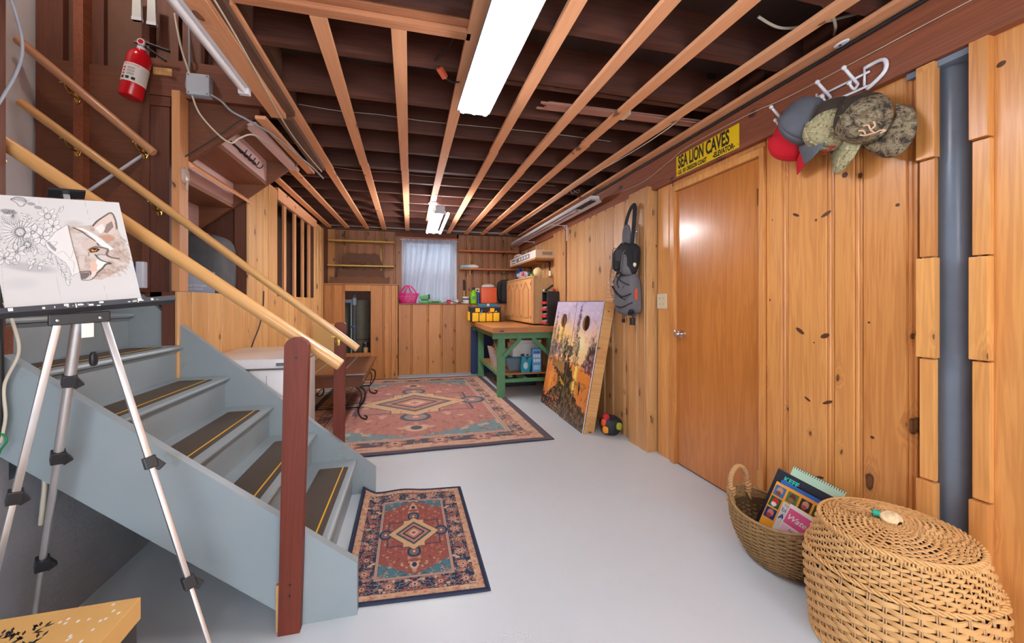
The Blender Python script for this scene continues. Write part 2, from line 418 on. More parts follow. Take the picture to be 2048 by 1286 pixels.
def concrete_mat():
    m, nt, b = newmat('painted_foundation'); v = objcoord(nt, rnd=False)
    f = noise(nt, v, 4, 6, .65)
    c = mixc(nt, f, rgba((170, 170, 174)), rgba((132, 134, 140)))
    sp = ramp(nt, noise(nt, v, 26, 5, .7), [(.66, (0, 0, 0)), (.72, (1, 1, 1))])
    c = mixc(nt, math_n(nt, 'MULTIPLY', sp, .5), c, rgba((96, 92, 88)))
    nt.links.new(c, b.inputs['Base Color']); b.inputs['Roughness'].default_value = .6
    bump(nt, b, noise(nt, v, 14, 6, .7), .5, .01); return m
FLOORM = floor_mat(); STAIRP = stairpaint_mat(); CONC = concrete_mat()
def grip_mat():
    m, nt, b = newmat('grip_tape'); v = objcoord(nt, rnd=False)
    c = mixc(nt, noise(nt, v, 300, 3, .7), rgba((60, 52, 46)), rgba((104, 92, 80)))
    nt.links.new(c, b.inputs['Base Color']); b.inputs['Roughness'].default_value = .95; bump(nt, b, noise(nt, v, 500, 2), .6, .002); return m
GRIP = grip_mat()
def emit_mat(name, c, s):
    m = bpy.data.materials.new(name); m.use_nodes = True; nt = m.node_tree; nt.nodes.clear()
    e = N(nt, 'ShaderNodeEmission'); e.inputs[0].default_value = rgba(c); e.inputs[1].default_value = s
    o = N(nt, 'ShaderNodeOutputMaterial'); nt.links.new(e.outputs[0], o.inputs[0]); return m
TUBE = emit_mat('lit_tube', (246, 248, 255), TUBE_POWER)
TUBE2 = emit_mat('lit_tube_far', (250, 248, 250), TUBE_POWER*1.5)

# ------------------------------------------------------------------ the setting: floor, ceiling, walls
XL, XR, YB = -1.27, 1.91, 6.62
MB().box(-2.2, 2.4, YF-.1, 7.6, -.1, 0).build('floor', FLOORM, kind='structure')

def plank(parent, x, y, dx, dy, nx, ny, wdt, z0, z1, m, th=.018, bead=True, name='plank'):
    """one tongue-and-groove board: starts at (x,y), runs (dx,dy) for its width, faces (nx,ny)"""
    w = wdt-.0012
    if bead and w > .06:
        pr = [(0, -th), (0, -.009), (.004, 0), (w-.036, 0), (w-.032, -.008), (w-.030, -.008), (w-.026, -.002), (w-.018, -.002), (w-.014, -.008), (w-.012, -.008), (w-.009, -.004), (w-.002, -.005), (w, -.010), (w, -th)]
    else: pr = [(0, -th), (0, -.002), (.002, 0), (w-.002, 0), (w, -.002), (w, -th)]
    cx, cy = x+dx*w/2, y+dy*w/2
    vs = []
    for z in (z0, z1):
        for t, d in pr: vs.append((x+dx*t+nx*d-cx, y+dy*t+ny*d-cy, z-(z0+z1)/2))
    n = len(pr); fs = [(i, i+1, n+i+1, n+i) for i in range(n-1)]+[tuple(range(n))[::-1], tuple(range(n, 2*n)), (n-1, 0, n, 2*n-1)]
    mb = MB(); mb.add(vs, fs)
    return mb.build(name, m, parent, loc=(cx, cy, (z0+z1)/2))
def wallplanks(parent, x, y, dx, dy, nx, ny, total, z0, z1, m, avg=.15, seed=1, edges=None):
    r = random.Random(seed)
    if edges is None:
        edges = [0]
        while edges[-1] < total-.001:
            e = edges[-1]+avg*r.choice([.75, .9, 1, 1.15, 1.35])
            if total-e < avg*.5: e = total
            edges.append(min(e, total))
    for a, b in zip(edges[:-1], edges[1:]):
        plank(parent, x+dx*a, y+dy*a, dx, dy, nx, ny, b-a, z0, z1, m)

# --- right wall
wr = MB().box(1.93, 2.05, 1.11, 7.0, 0, 2.56).box(1.93, 2.05, YF, .93, 0, 2.56).box(2.12, 2.2, .8, 1.2, 0, 2.56).build('wall_right', DARKV, kind='structure')
# boards left of the pipe chase, widths read from the photograph
for a, b in ((1.113, 1.307), (1.307, 1.428), (1.428, 1.662), (1.662, 1.793)):
    plank(wr, XR, b, 0, -1, -1, 0, b-a, 0, 2.10, PINE_R)
plank(wr, XR, 2.795, 0, -1, -1, 0, .175, 0, 2.10, PINE_R)
for k in range(6): plank(wr, XR, .919-.27*k, 0, -1, -1, 0, .27, 0, 2.15, PINE_R, bead=False)
for k in range(6): plank(wr, XR, .919-.27*6-.3*k, 0, -1, -1, 0, .3, 0, 2.15, PINE_R, bead=False)
# board over the door
for i, (a, b) in enumerate(((1.80, 2.10), (2.10, 2.36), (2.36, 2.60))): plank(wr, XR, b, 0, -1, -1, 0, b-a, 2.065, 2.11, PINE_R, bead=False)
# protruding boxed section
plank(wr, 1.83, 3.10, 0, -1, -1, 0, .16, 0, 2.13, PINE_F); plank(wr, 1.83, 2.94, 0, -1, -1, 0, .12, 0, 2.13, PINE_F)
plank(wr, 1.83, 2.82, 1, 0, 0, -1, .08, 0, 2.13, PINE_F)
bx('trim_board', 1.84, 1.93, 2.825, 3.10, 0, 2.13, PINE_F, wr)
wallplanks(wr, 1.872, 4.62, 0, -1, -1, 0, 1.52, 0, 2.12, PINE_F, .15, 3)
wallplanks(wr, 1.872, 5.10, 0, -1, -1, 0, .42, 0, 2.13, PINE_F, .16, 4)
wallplanks(wr, 1.90, 6.84, 0, -1, -1, 0, 1.74, 0, 2.16, PINE_F, .13, 5)
bx('girder', 1.875, 1.93, YF, 6.86, 2.10, 2.335, BEAM, wr)
bx('girder_back', 1.93, 2.2, YF, 6.86, 2.12, 2.56, BEAM, wr)
# strips framing the pipe chase
for i, (za, zb, off) in enumerate(((1.74, 2.10, 0), (1.37, 1.74, 1), (.99, 1.37, 0), (.53, .99, 1), (0, .53, 0))):
    o_ = .012 if off else 0
    bx('chase_strip', 1.878+o_, 1.91, 1.045+o_*.4, 1.100-o_*.4, za+.003, zb-.003, PINE_R, wr, .002)
for i, (za, zb, off) in enumerate(((1.76, 2.12, 0), (1.36, 1.76, 1), (1.00, 1.36, 0), (.52, 1.00, 1), (0, .52, 0))):
    o_ = .012 if off else 0
    bx('chase_strip', 1.878+o_, 1.91, .903, .951-o_*.3, za+.003, zb-.003, PINE_R, wr, .002)
bx('chase_edge', 1.912, 1.95, 1.07, 1.10, 0, 2.10, PINE_F, wr); bx('chase_edge', 1.912, 2.0, .932, .945, 0, 2.10, PINE_F, wr)

KNOT = plain('dark_knot', (84, 46, 26), .5, vary=.3)
kp = {}
for pl_ in wr.children:
    if pl_.name.startswith('plank'): kp[pl_.name] = pl_
def board_knot(y, z, a, b, ang):
    best = min([p for p in kp.values() if abs(p.location.x-1.91) < .03], key=lambda p: abs(p.location.y-y)); c, s_ = math.cos(ang), math.sin(ang)
    pts = [(-(a*math.cos(q)*c-b*math.sin(q)*s_), a*math.cos(q)*s_+b*math.sin(q)*c) for q in [2*PI*k/14 for k in range(14)]]
    o = MB().prism(pts, -.0006, .001, 'X').build('knot', KNOT, best, smooth=False); o.location = Vector((1.91, y, z))-best.location
KNOTS = [(1.617, 1.648, .020, .007, -.5), (1.465, 1.62, .026, .008, .45), (1.513, 1.601, .006, .006, 0), (1.595, 1.056, .026, .010, -.6), (1.47, 1.041, .022, .011, .4), (1.523, 1.004, .004, .004, 0),
         (1.556, .72, .018, .006, -.5), (1.458, .727, .026, .007, .45), (1.38, 1.779, .013, .013, 0), (1.316, 1.757, .008, .013, 0), (1.178, 1.595, .008, .007, 0), (1.282, 1.114, .005, .005, 0), (1.269, .624, .008, .006, 0), (1.494, .357, .02, .006, .3), (.886, 1.996, .012, .009, .4), (1.754, 1.65, .004, .004, 0), (1.769, 1.214, .004, .007, 0)]
for (y, z, a, b, g) in KNOTS: board_knot(y, z, a, b, g)
# --- door
dr = MB().box(1.918, 1.955, 1.832, 2.570, .012, 2.022, .002).build('door_1', DOORW, kind='structure')
def knob(parent, x, y, z):
    M = Matrix.Translation((x, y, z)) @ Matrix.Rotation(-PI/2, 4, 'Y')
    MB().lathe([(.0, 0), (.03, 0), (.031, .004), (.012, .008), (.011, .028), (.02, .034), (.027, .046), (.024, .058), (.012, .063), (0, .064)], 20, M).build('door_knob', CHROME, parent, smooth=40)
knob(dr, 1.918, 2.515, .972)
def hinge(parent, x, y, z):
    MB().cyl((x, y, z-.05), (x, y, z+.05), .006, n=10).box(x-.002, x+.002, y, y+.02, z-.048, z+.048).build('hinge', BRASS, parent, smooth=40)
hinge(dr, 1.912, 1.835, 1.80); hinge(dr, 1.912, 1.835, .2)
dj = MB().box(1.893, 1.93, 2.572, 2.622, 0, 2.065, .002).build('trim_1', PINE_R, kind='structure')
bx('door_jamb', 1.893, 1.93, 1.795, 1.828, 0, 2.065, PINE_R, dj, .002); bx('door_head', 1.893, 1.93, 1.828, 2.572, 2.026, 2.065, PINE_R, dj, .002)

# --- back wall: lower half wall with ledge, closet, upper wall
wb = MB().box(-2.2, -.2, 7.35, 7.45, 0, 2.6).box(-.2, 1.93, 6.64, 7.0, 0, 1.165).box(-2.2, -.2, 6.88, 7.0, 1.50, 2.56).box(-2.2, -1.27, 6.5, 6.9, 0, 2.56).box(-.2, -.15, 6.88, 7.0, 1.165, 2.56).box(.76, 1.93, 6.88, 7.0, 1.165, 2.56).box(-.15, .76, 6.88, 7.0, 2.27, 2.56).build('wall_back', DARKV, kind='structure')
wallplanks(wb, -.195, 6.62, 1, 0, 0, -1, 2.09, 0.03, 1.168, PINE_B, .19, 11)
bx('foot_strip', -.2, 1.9, 6.60, 6.64, 0, .035, CONC, wb)
bx('ledge_board', -.2, 1.9, 6.605, 6.88, 1.166, 1.184, BEAM, wb, .003)
wallplanks(wb, .79, 6.862, 1, 0, 0, -1, 1.11, 1.185, 2.36, PINE_BD, .12, 12)
wallplanks(wb, -1.27, 6.862, 1, 0, 0, -1, 1.02, 1.49, 2.39, PINE_BD, .15, 13)
# closet front
for a, b in ((-1.27, -1.13), (-1.13, -.975)): plank(wb, a, 6.50, 1, 0, 0, -1, b-a, 0, 1.47, PINE_B)
for a, b in ((-.607, -.40), (-.40, -.30), (-.30, -.205)): plank(wb, a, 6.50, 1, 0, 0, -1, b-a, 0, 1.47, PINE_B)
bx('closet_head', -.974, -.608, 6.49, 6.52, 1.375, 1.47, PINE_B, wb, .002)
bx('closet_sill', -.974, -.608, 6.49, 6.52, 0, .425, PINE_B, wb, .002)
bx('closet_shelf', -1.27, -.2, 6.48, 6.88, 1.472, 1.49, PINE_BD, wb, .003)
plank(wb, -.203, 6.50, 0, 1, 1, 0, .14, 0, 1.47, PINE_B)
bx('latch', -.80, -.76, 6.484, 6.491, 1.44, 1.455, BRASS, wb)
bx('closet_side', -.2, -.19, 6.64, 7.35, 0, 1.47, DARKV, wb)
bx('corner_board', -1.27, -1.17, 6.80, 6.84, 1.49, 2.36, PINE_B, wb)

# unseen box added outside the back window to dim daylight on the curtain
ww = MB().box(-.55, 1.15, 7.9, 8.0, .6, 2.75).box(-.65, -.55, 7.0, 8.0, .6, 2.75).box(1.15, 1.25, 7.0, 8.0, .6, 2.75).box(-.55, 1.15, 7.0, 7.9, .6, .7).build('wall_light_baffle', plain('baffle_paint', (168, 176, 186), .8), kind='structure')
# --- window with casing, sash, glass
wn = MB().box(-.15, -.125, 6.86, 7.0, 1.19, 2.27).box(.735, .76, 6.86, 7.0, 1.19, 2.27).box(-.125, .735, 6.86, 7.0, 2.245, 2.27).box(-.125, .735, 6.88, 7.0, 1.185, 1.215).build('window_1', WHITE, kind='structure')
s_ = MB()
for z0, z1 in ((1.22, 1.73), (1.73, 2.245)):
    s_.box(-.125, -.085, 6.93, 6.96, z0, z1).box(.695, .735, 6.93, 6.96, z0, z1).box(-.085, .695, 6.93, 6.96, z0, z0+.04).box(-.085, .695, 6.93, 6.96, z1-.04, z1)
s_.build('window_sash', WHITE, wn)
GLASS = plain('window_glass', (240, 246, 250), .02, alpha=.12)
bx('window_glass', -.085, .695, 6.944, 6.948, 1.26, 2.205, GLASS, wn)
bx('window_casing', -.245, -.152, 6.845, 6.862, 1.185, 2.36, PINE_BD, wn); bx('window_casing', .762, .79, 6.84, 6.862, 1.185, 2.36, PINE_BD, wn)
bx('window_head', -.17, .77, 6.825, 6.862, 2.268, 2.29, OSHELF, wn)
bx('window_header_beam', -.25, .79, 6.84, 6.875, 2.295, 2.37, DARKX, wn)

# --- left wall: foundation, boards with two openings, studs inside
wl = MB().box(-1.42, XL, YF, 1.66, 0, .95).box(-1.42, XL, 1.66, 2.64, 0, .62).build('wall_left', CONC, kind='structure')
bx('upper_wall', -1.40, XL-.005, YF, 1.655, .95, 2.56, DARKV, wl)
bx('corner_stud', -1.32, XL, 1.60, 1.65, .95, 2.56, DARKV, wl)
bx('wall_block', -1.30, -1.262, 1.60, 1.665, 1.02, 1.12, DARKX, wl)
L0, L1, L2, L3, L4 = 2.64, 3.643, 4.367, 5.927, 6.50
wallplanks(wl, XL, L0, 0, 1, 1, 0, L1-L0, 0, 1.262, PINE_L, .17, 21)
wallplanks(wl, XL, L1, 0, 1, 1, 0, L2-L1, 0, 2.30, PINE_L, .18, 22)
wallplanks(wl, XL, L2, 0, 1, 1, 0, L3-L2, 0, 1.262, PINE_L, .15, 23)
wallplanks(wl, XL, L3, 0, 1, 1, 0, L4-L3, 0, 2.30, PINE_L, .15, 24)
bx('header_board', XL-.03, XL+.002, L2, L3+.1, 2.215, 2.335, STRAP_N, wl)
bx('corner_post', -1.308, -1.268, 2.645, 2.735, 1.264, 2.40, STUDL, wl, .002)
bx('corner_post_lower', -1.355, -1.275, 2.645, 2.70, .6, 1.26, DARKV, wl)
for y in (3.68, 4.34, 5.95): bx('wall_stud', -1.38, -1.292, y-.02, y+.02, 0, 2.3, DARKV, wl)
for y in (4.67, 5.05, 5.40, 5.72): bx('wall_slat', -1.310, -1.290, y-.04, y+.04, 1.2, 2.3, STUDL, wl)
bx('bottom_plate', -1.38, -1.29, L0+.1, L4, 1.18, 1.25, DARKV, wl)
bx('closet_back_wall', -2.2, -2.15, 2.76, 7.0, 0, 2.6, DARKV, wl)
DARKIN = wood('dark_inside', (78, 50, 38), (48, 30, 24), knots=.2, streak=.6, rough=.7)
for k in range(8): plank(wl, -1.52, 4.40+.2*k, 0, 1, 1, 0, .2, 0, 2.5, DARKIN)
bx('inner_partition', -2.15, -1.40, 4.30, 4.34, 0, 2.56, DARKV, wl)
bx('inner_partition', -2.15, -1.40, 3.70, 3.73, 0, 2.56, DARKV, wl)
bx('black_latch', -1.268, -1.262, 6.02, 6.05, 1.39, 1.46, BLACK, wl)

# --- stairwell walls beyond the opening in the left wall
ws = MB().box(-2.3, -1.36, 2.79, 2.83, 0, 3.4).box(-1.36, -.72, 2.79, 2.83, 2.56, 3.4).build('wall_stairwell', BROWNB, kind='structure')
bx('white_end_wall', -2.10, -2.012, 1.60, 2.79, 0, 3.4, WHITE, ws)
bx('near_side', -2.1, -1.28, 1.58, 1.62, .6, 3.4, DARKV, ws)
bx('well_cap', -2.3, -.7, 1.5, 2.85, 3.4, 3.45, DARKX, ws)
bx('near_cap_wall', -1.3, -.7, 1.50, 1.55, 2.56, 3.4, DARKV, ws); bx('right_cap_wall', -.76, -.72, 1.5, 2.8, 2.58, 3.4, DARKV, ws)
def stud(a, b, z0, z1, m=DARKV, y0=2.70): return bx('wall_stud', a, b, y0, 2.79, z0, z1, m, ws)
stud(-1.99, -1.87, .9, 3.4, DARKV, 2.75)
stud(-1.791, -1.747, .9, 3.4, BEAM); bx('fibre_strip', -1.745, -1.69, 2.76, 2.79, .9, 3.4, DARKV, ws)
stud(-1.478, -1.442, .9, 3.4); stud(-1.438, -1.345, .9, 2.32, DARKV)
bx('block', -1.44, -1.34, 2.70, 2.79, 2.325, 2.38, DARKX, ws)
bx('header', -1.44, -.80, 2.70, 2.79, 2.385, 2.55, DARKX, ws); bx('header_plate', -1.44, -.80, 2.71, 2.79, 2.555, 2.60, DARKX, ws)
for a in (-1.43, -1.30, -1.12, -.98): bx('boarding', a, a+.11, 2.74, 2.79, 2.61, 3.4, DARKV, ws)
bx('lower_sheathing', -1.69, -1.48, 2.755, 2.79, .9, 1.95, CARR, ws)
MB().prism([(-1.69, 1.75), (-1.48, 2.02), (-1.48, 1.2), (-1.69, 1.2)], 2.735, 2.756, 'Y').build('diagonal_board', CARR, ws)
MB().bar((-2.0, 2.74, 1.60), (-1.48, 2.74, 2.06), .012).build('white_edge', WHITE, ws)
bx('rail_block', -1.44, -1.345, 2.70, 2.79, 1.18, 1.26, DARKX, ws); bx('rail_block', -1.438, -1.36, 2.69, 2.79, .94, 1.10, CARR, ws)
bx('wood_tag', -1.42, -1.33, 2.692, 2.70, 2.50, 2.54, PINE_L, ws)

sb = thing('fill_bulb', 'round fill bulb added at the top of the stairwell, above the frame', 'light fixture', (-1.55, 2.1, 3.30))  # unseen bulb added to brighten the stairwell
MB().lathe([(.05, .03), (.05, .06), (.03, .1)], 16).build('socket', WHITE, sb, smooth=40)
MB().blob((0, 0, -.02), (.06, .06, .06), 1, 10, 8).build('globe', emit_mat('lit_globe', (255, 240, 225), 60), sb, smooth=True)
# --- front wall behind the camera
MB().box(-1.4, -1.0, YF-.1, YF, 0, 2.6).box(1.7, 2.2, YF-.1, YF, 0, 2.6).box(-1.0, 1.7, YF-.1, YF, 0, .5).box(-1.0, 1.7, YF-.1, YF, 2.1, 2.6).build('wall_front', plain('front_wall_paint', (200, 190, 178), .6), kind='structure')
wn2 = MB().box(-1.0, 1.7, YF-.08, YF-.03, .5, .55).box(-1.0, 1.7, YF-.08, YF-.03, 2.05, 2.1).box(-1.0, -.95, YF-.08, YF-.03, .55, 2.05).box(1.65, 1.7, YF-.08, YF-.03, .55, 2.05).build('fill_window', WHITE, kind='structure')  # unseen window added behind the camera to bring in front fill light
bx('mullion', -.12, -.08, YF-.08, YF-.03, .55, 2.05, WHITE, wn2); bx('mullion', .78, .82, YF-.08, YF-.03, .55, 2.05, WHITE, wn2)

# --- ceiling: subfloor, joists, strapping
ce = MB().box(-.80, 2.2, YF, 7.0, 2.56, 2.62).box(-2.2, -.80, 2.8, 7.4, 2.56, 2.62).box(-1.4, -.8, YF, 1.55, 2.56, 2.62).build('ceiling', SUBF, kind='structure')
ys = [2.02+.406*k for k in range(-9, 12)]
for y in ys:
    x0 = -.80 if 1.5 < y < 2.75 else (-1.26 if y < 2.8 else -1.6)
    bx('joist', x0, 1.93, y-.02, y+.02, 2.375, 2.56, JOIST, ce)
bx('joist', -.80, .42, 1.655, 1.695, 2.375, 2.56, STRAP_X, ce)
bx('joist', -.66, .25, 1.70, 1.745, 2.352, 2.50, STRAP_X, ce)
bx('joist', -.80, 1.93, 3.68, 3.72, 2.385, 2.56, JOIST, ce)
bx('joist', .40, 1.90, 2.075, 2.115, 2.39, 2.56, JOIST, ce)
def strap(xa, ya, xb, yb, wd=.064, z=2.352, m=STRAP_N, name='strapping'):
    L = math.hypot(xb-xa, yb-ya); o = MB().box(-wd/2, wd/2, -L/2, L/2, 0, .021, .0015).build(name, m, ce)
    o.location = ((xa+xb)/2, (ya+yb)/2, z); o.rotation_euler = (0, 0, -math.atan2(xb-xa, yb-ya)); return o
def strap2(xa, ya, xb, yb, split, jog=.006):
    t = (split-ya)/(yb-ya); xm = xa+(xb-xa)*t
    strap(xa, ya, xm, split-.002); strap(xm+jog, split+.002, xb+jog, yb)
strap(-1.225, 4.0, -1.215, 6.6); strap(-1.01, 3.75, -.955, 6.6)
strap2(-.70, 1.76, -.66, 6.6, 3.75, -.008); strap2(-.365, 1.75, -.415, 6.6, 3.55); strap2(-.05, 1.75, -.06, 6.6, 3.6, .004)
strap2(.268, 1.2, .235, 5.75, 3.2, 0); strap(.268, -1.4, .27, 1.19)
strap2(.637, -2.5, .60, 6.7, 3.0, .006); strap2(1.02, -2.5, .895, 6.7, 3.4, .006)
strap2(1.33, -2.5, 1.165, 6.7, 2.7, .01); strap2(1.72, -2.5, 1.49, 6.7, 3.9, .006); strap(1.842, -2.5, 1.836, 6.7, .07, 2.348)
# trimmer beams beside the stairwell
bx('trimmer', -.805, -.725, -.2, 2.645, 2.30, 2.56, STUDL if False else STRAP_N, ce, .002)
bx('trimmer', -.722, -.68, .3, 2.66, 2.325, 2.56, ROUGHB, ce)
bx('trimmer', -.79, -.71, 2.70, 3.66, 2.318, 2.56, ROUGHB, ce)
strap(-.868, 2.66, -.822, 3.69, .058, 2.29)
o_ = strap(-.955, 2.75, -.93, 3.62, .075, 2.285, PINKB)
bx('sill_plate', -1.3, 1.9, 6.80, 6.86, 2.37, 2.40, ROUGHB, ce)
# loose lath stored above the strapping
t = thing('wood_lath_bundle', 'bundle of thin pinkish wood strips lying on top of the ceiling strapping, tied with tape', 'lumber', (0, 0, 0))
LATH = wood('lath', (172, 122, 104), (140, 94, 80), axis='X', knots=0, streak=.4, rough=.6)
for k in range(8):
    y = 2.24+.018*(k % 4)+random.uniform(-.004, .004); z = 2.377+.012*(k//4)
    o = MB().box(-.55, .55, -.008, .008, 0, .008).build('lath', LATH, t); o.location = (1.33+random.uniform(-.05, .05), y, z); o.rotation_euler = (0, 0, random.uniform(-.02, .02)+(.05 if k == 7 else 0))
bx('masking_tape', 1.30, 1.33, 2.225, 2.31, 2.374, 2.405, CREAM, t)

# --- underside of the upstairs staircase
us = thing('upper_staircase', 'underside of wooden stairs hanging above the white freezer, pale risers and brown treads', 'stairs', (0, 0, 0))
def zline(x): return 2.29-.83*(-.965-x)
for y in (2.745, 3.60):
    MB().prism([(-.94, zline(-.94)), (-1.95, zline(-1.95)), (-1.95, 2.54), (-.90, 2.54), (-.90, zline(-.90))], y, y+.035, 'Y').build('carriage', CARR, us)
for k in range(4):
    xr = -1.13-.235*k; zt = zline(xr)+.02
    bx('riser', xr-.018, xr, 2.78, 3.60, zt, zt+.17, PINKB, us)
    bx('tread', xr-.255, xr, 2.78, 3.60, zt-.03, zt, TREADU, us)
bx('tread', -1.13, -.90, 2.78, 3.60, zline(-1.13)+.185, zline(-1.13)+.215, TREADU, us)
def cleat(x0, y=3.585):
    z = zline(x0)+.02
    MB().prism([(x0, z), (x0-.2, z), (x0, z+.15)], y-.02, y+.012, 'Y').build('cleat', CARR, us)
cleat(-1.16); cleat(-1.39); cleat(-1.62)
MB().bar((-1.275, 2.74, zline(-1.275)-.008), (-1.275, 3.66, zline(-1.275)-.008), .075, .02, up=(.64, 0, .77)).build('nailer', STRAP_N, us)
t = thing('hook_rack', 'dark metal hook rail screwed to the pale riser of the upper stairs', 'hooks', (-1.128, 3.13, 2.235))
MB().box(0, .006, -.2, .22, -.008, .008).build('rail', IRON, t)
for k in range(5):
    y = -.1+.075*k; MB().tube(spline([(.006, y, 0), (.02, y, -.03), (.045, y, -.035), (.06, y, -.01)], 4), .0035, 6).build('hook', IRON, t, smooth=True)

# --- pipe in the chase
t = thing('drain_pipe', 'thick grey painted vertical pipe standing in the wall chase', 'pipe', (1.985, 1.04, 0))
MB().lathe([(.052, 0), (.052, 2.10)], 32).build('pipe', GREYP, t, smooth=40)
MB().box(-.09, .09, -.13, .10, 2.075, 2.098).build('top_flange', GREYP, t)

# ------------------------------------------------------------------ the blue-grey staircase
YN0, YN1, YF0, YF1 = 1.628, 1.664, 2.655, 2.692
st = thing('staircase', 'blue-grey painted wooden stairs with black grip strips, rising to the left', 'stairs', (0, 0, 0))
MB().prism([(-.20, 0), (-.20, .198), (-1.30, 1.062), (-1.30, .735), (-.395, 0)], YN0, YN1, 'Y').build('stringer', STAIRP, st)
MB().prism([(-.217, 0), (-.217, .150), (-1.50, 1.275), (-2.0, 1.60), (-2.0, 1.25), (-.50, 0)], YF0, YF1, 'Y').build('stringer', STAIRP, st)
tread_mb = None
RUN, RISE, X1, Z1 = .232, .184, -.325, .222
protos = None
NOSE = [(0, 0), (.012, -.004), (.018, -.013), (.012, -.023), (0, -.027)]
for k in range(7):
    xn, zt = X1-RUN*k, Z1+RISE*k
    y0, y1 = YN1+.001, YF0-.001
    if protos is None:
        tr = MB().prism([(-.27, 0), (-.27, -.027), (-.018, -.027), (-.004, -.022), (0, -.0135), (-.004, -.004), (-.018, 0)], y0, y1, 'Y').build('tread', STAIRP, st, smooth=30)
        g = MB().prism([(-.185, y0+.10), (-.045, y0+.10), (-.035, y0+.11), (-.035, y1-.13), (-.045, y1-.12), (-.185, y1-.12), (-.195, y1-.13), (-.195, y0+.11)], .0002, .0018, 'Z').build('grip_strip', GRIP, tr)
        l = MB().box(-.068, -.061, y0+.102, y1-.122, .0018, .0026).build('yellow_stripe', YELLOW, tr)
        rs = MB().box(-.045, -.030, y0, y1, -RISE, -.027).build('riser', STAIRP, st)
        cv = MB().prism([(-.030, -.027), (-.012, -.027), (-.030, -.045)], y0, y1, 'Y').build('cove_moulding', STAIRP, st)
        protos = (tr, rs, cv, g, l)
        for o in (tr, rs, cv): o.location = (xn, 0, zt)
    else:
        tr = protos[0].copy(); COL.objects.link(tr); tr.parent = st; tr.location = (xn, 0, zt)
        for q in (3, 4): c = protos[q].copy(); COL.objects.link(c); c.parent = tr
        for q in (1, 2): c = protos[q].copy(); COL.objects.link(c); c.parent = st; c.location = (xn, 0, zt)
# metal-look front lip on the first riser is absent; filler under tread 1
bx('kick_board', -.375, -.358, YN1+.002, YF0-.002, 0, Z1-RISE, STAIRP, st)
MB().box(-2.0, -1.94, 1.64, 2.69, 1.50, 1.53).build('landing', STAIRP, st)

def rail_bracket(parent, x, y, z, wall=1, name='bracket'):
    """brass handrail bracket: wall plate behind at y+.07, arm, saddle under the rail"""
    m = MB().blob((x, y+.075*wall, z-.055), (.016, .004, .034), .9, 12, 8)
    m.tube(spline([(x, y+.072*wall, z-.06), (x, y+.03*wall, z-.058), (x, y, z-.03), (x, y, z-.018)], 5), .006, 8)
    m.box(x-.022, x+.022, y-.009, y+.009, z-.022, z-.016)
    m.cyl((x-.014, y, z-.018), (x-.014, y, z-.026), .004, n=8).cyl((x+.014, y, z-.018), (x+.014, y, z-.026), .004, n=8)
    return m.build(name, BRASS, parent, smooth=40)
def round_rail(parent, p, q, r, m, name='rail'):
    p, q = Vector(p), Vector(q); d = (q-p); L = d.length
    o = MB().lathe([(r-.004, 0), (r, .004), (r, L-.004), (r-.004, L)], 24, Matrix.Rotation(PI/2, 4, 'Y')).build(name, m, parent, smooth=40)
    o.location = p; o.rotation_euler = d.to_track_quat('X', 'Z').to_euler(); return o
# near rail with its post
t = thing('stair_railing', 'pine handrail on dark red post at the near side of the blue stairs', 'railing', (0, 0, 0), group='stair railings')
t['label'] = 'near stair handrail of pale pine fixed to the big dark red post in front'
round_rail(t, (-1.50, 1.70, 1.872), (-.270, 1.70, .95), .023, RAILW)
MB().tube([(-1.33, 1.70, 1.705), (-1.33, 1.72, 1.68), (-1.40, 1.74, 1.67), (-1.46, 1.74, 1.665)], .009, 10).box(-1.352, -1.308, 1.69, 1.71, 1.706, 1.712).build('bracket', BRASS, t, smooth=40)
pm = MB()
pm.prism([(-.036, 0), (.036, 0), (.040, 1.045), (.030, 1.062), (.012, 1.073), (-.012, 1.073), (-.030, 1.062), (-.040, 1.045)], -.018, .018, 'Y')
o = pm.build('post', POSTW, t); o.location = (-.428, 1.608, 0); o.rotation_euler = (0, .024, 0)
for z in (.18, .14, 1.0):
    MB().cyl((0, -.001, 0), (0, .004, 0), .004, n=8).build('screw_hole', BLACK, t).location = (-.428+.024*z, 1.588, z)
bx('post_wedge', -.476, -.463, 1.612, 1.626, 0, .17, RAILW, t)
# far rail
t = thing('stair_railing', 'far stair handrail of pale pine fixed to the slimmer dark red post by the table', 'railing', (0, 0, 0), group='stair railings')
round_rail(t, (-1.955, 2.615, 2.235), (-.318, 2.615, .915), .022, RAILW)
o = MB().prism([(-.033, 0), (.033, 0), (.033, 1.02), (.020, 1.03), (-.020, 1.03), (-.033, 1.02)], -.017, .017, 'Y').build('post', POSTW, t); o.location = (-.445, 2.711, .045); o.rotation_euler = (0, .012, 0)
rail_bracket(t, -.445, 2.615, 1.012); rail_bracket(t, -1.769, 2.62, 2.085); rail_bracket(t, -1.39, 2.62, 1.78)
for c in list(t.children):
    pass
t = thing('wall_handrail', 'reddish wooden handrail on brass brackets, upper one beside the fire extinguisher', 'handrail', (0, 0, 0))
round_rail(t, (-1.965, 2.615, 2.555), (-1.375, 2.615, 2.025), .022, RAILD)
rail_bracket(t, -1.769, 2.62, 2.378); rail_bracket(t, -1.46, 2.62, 2.10)

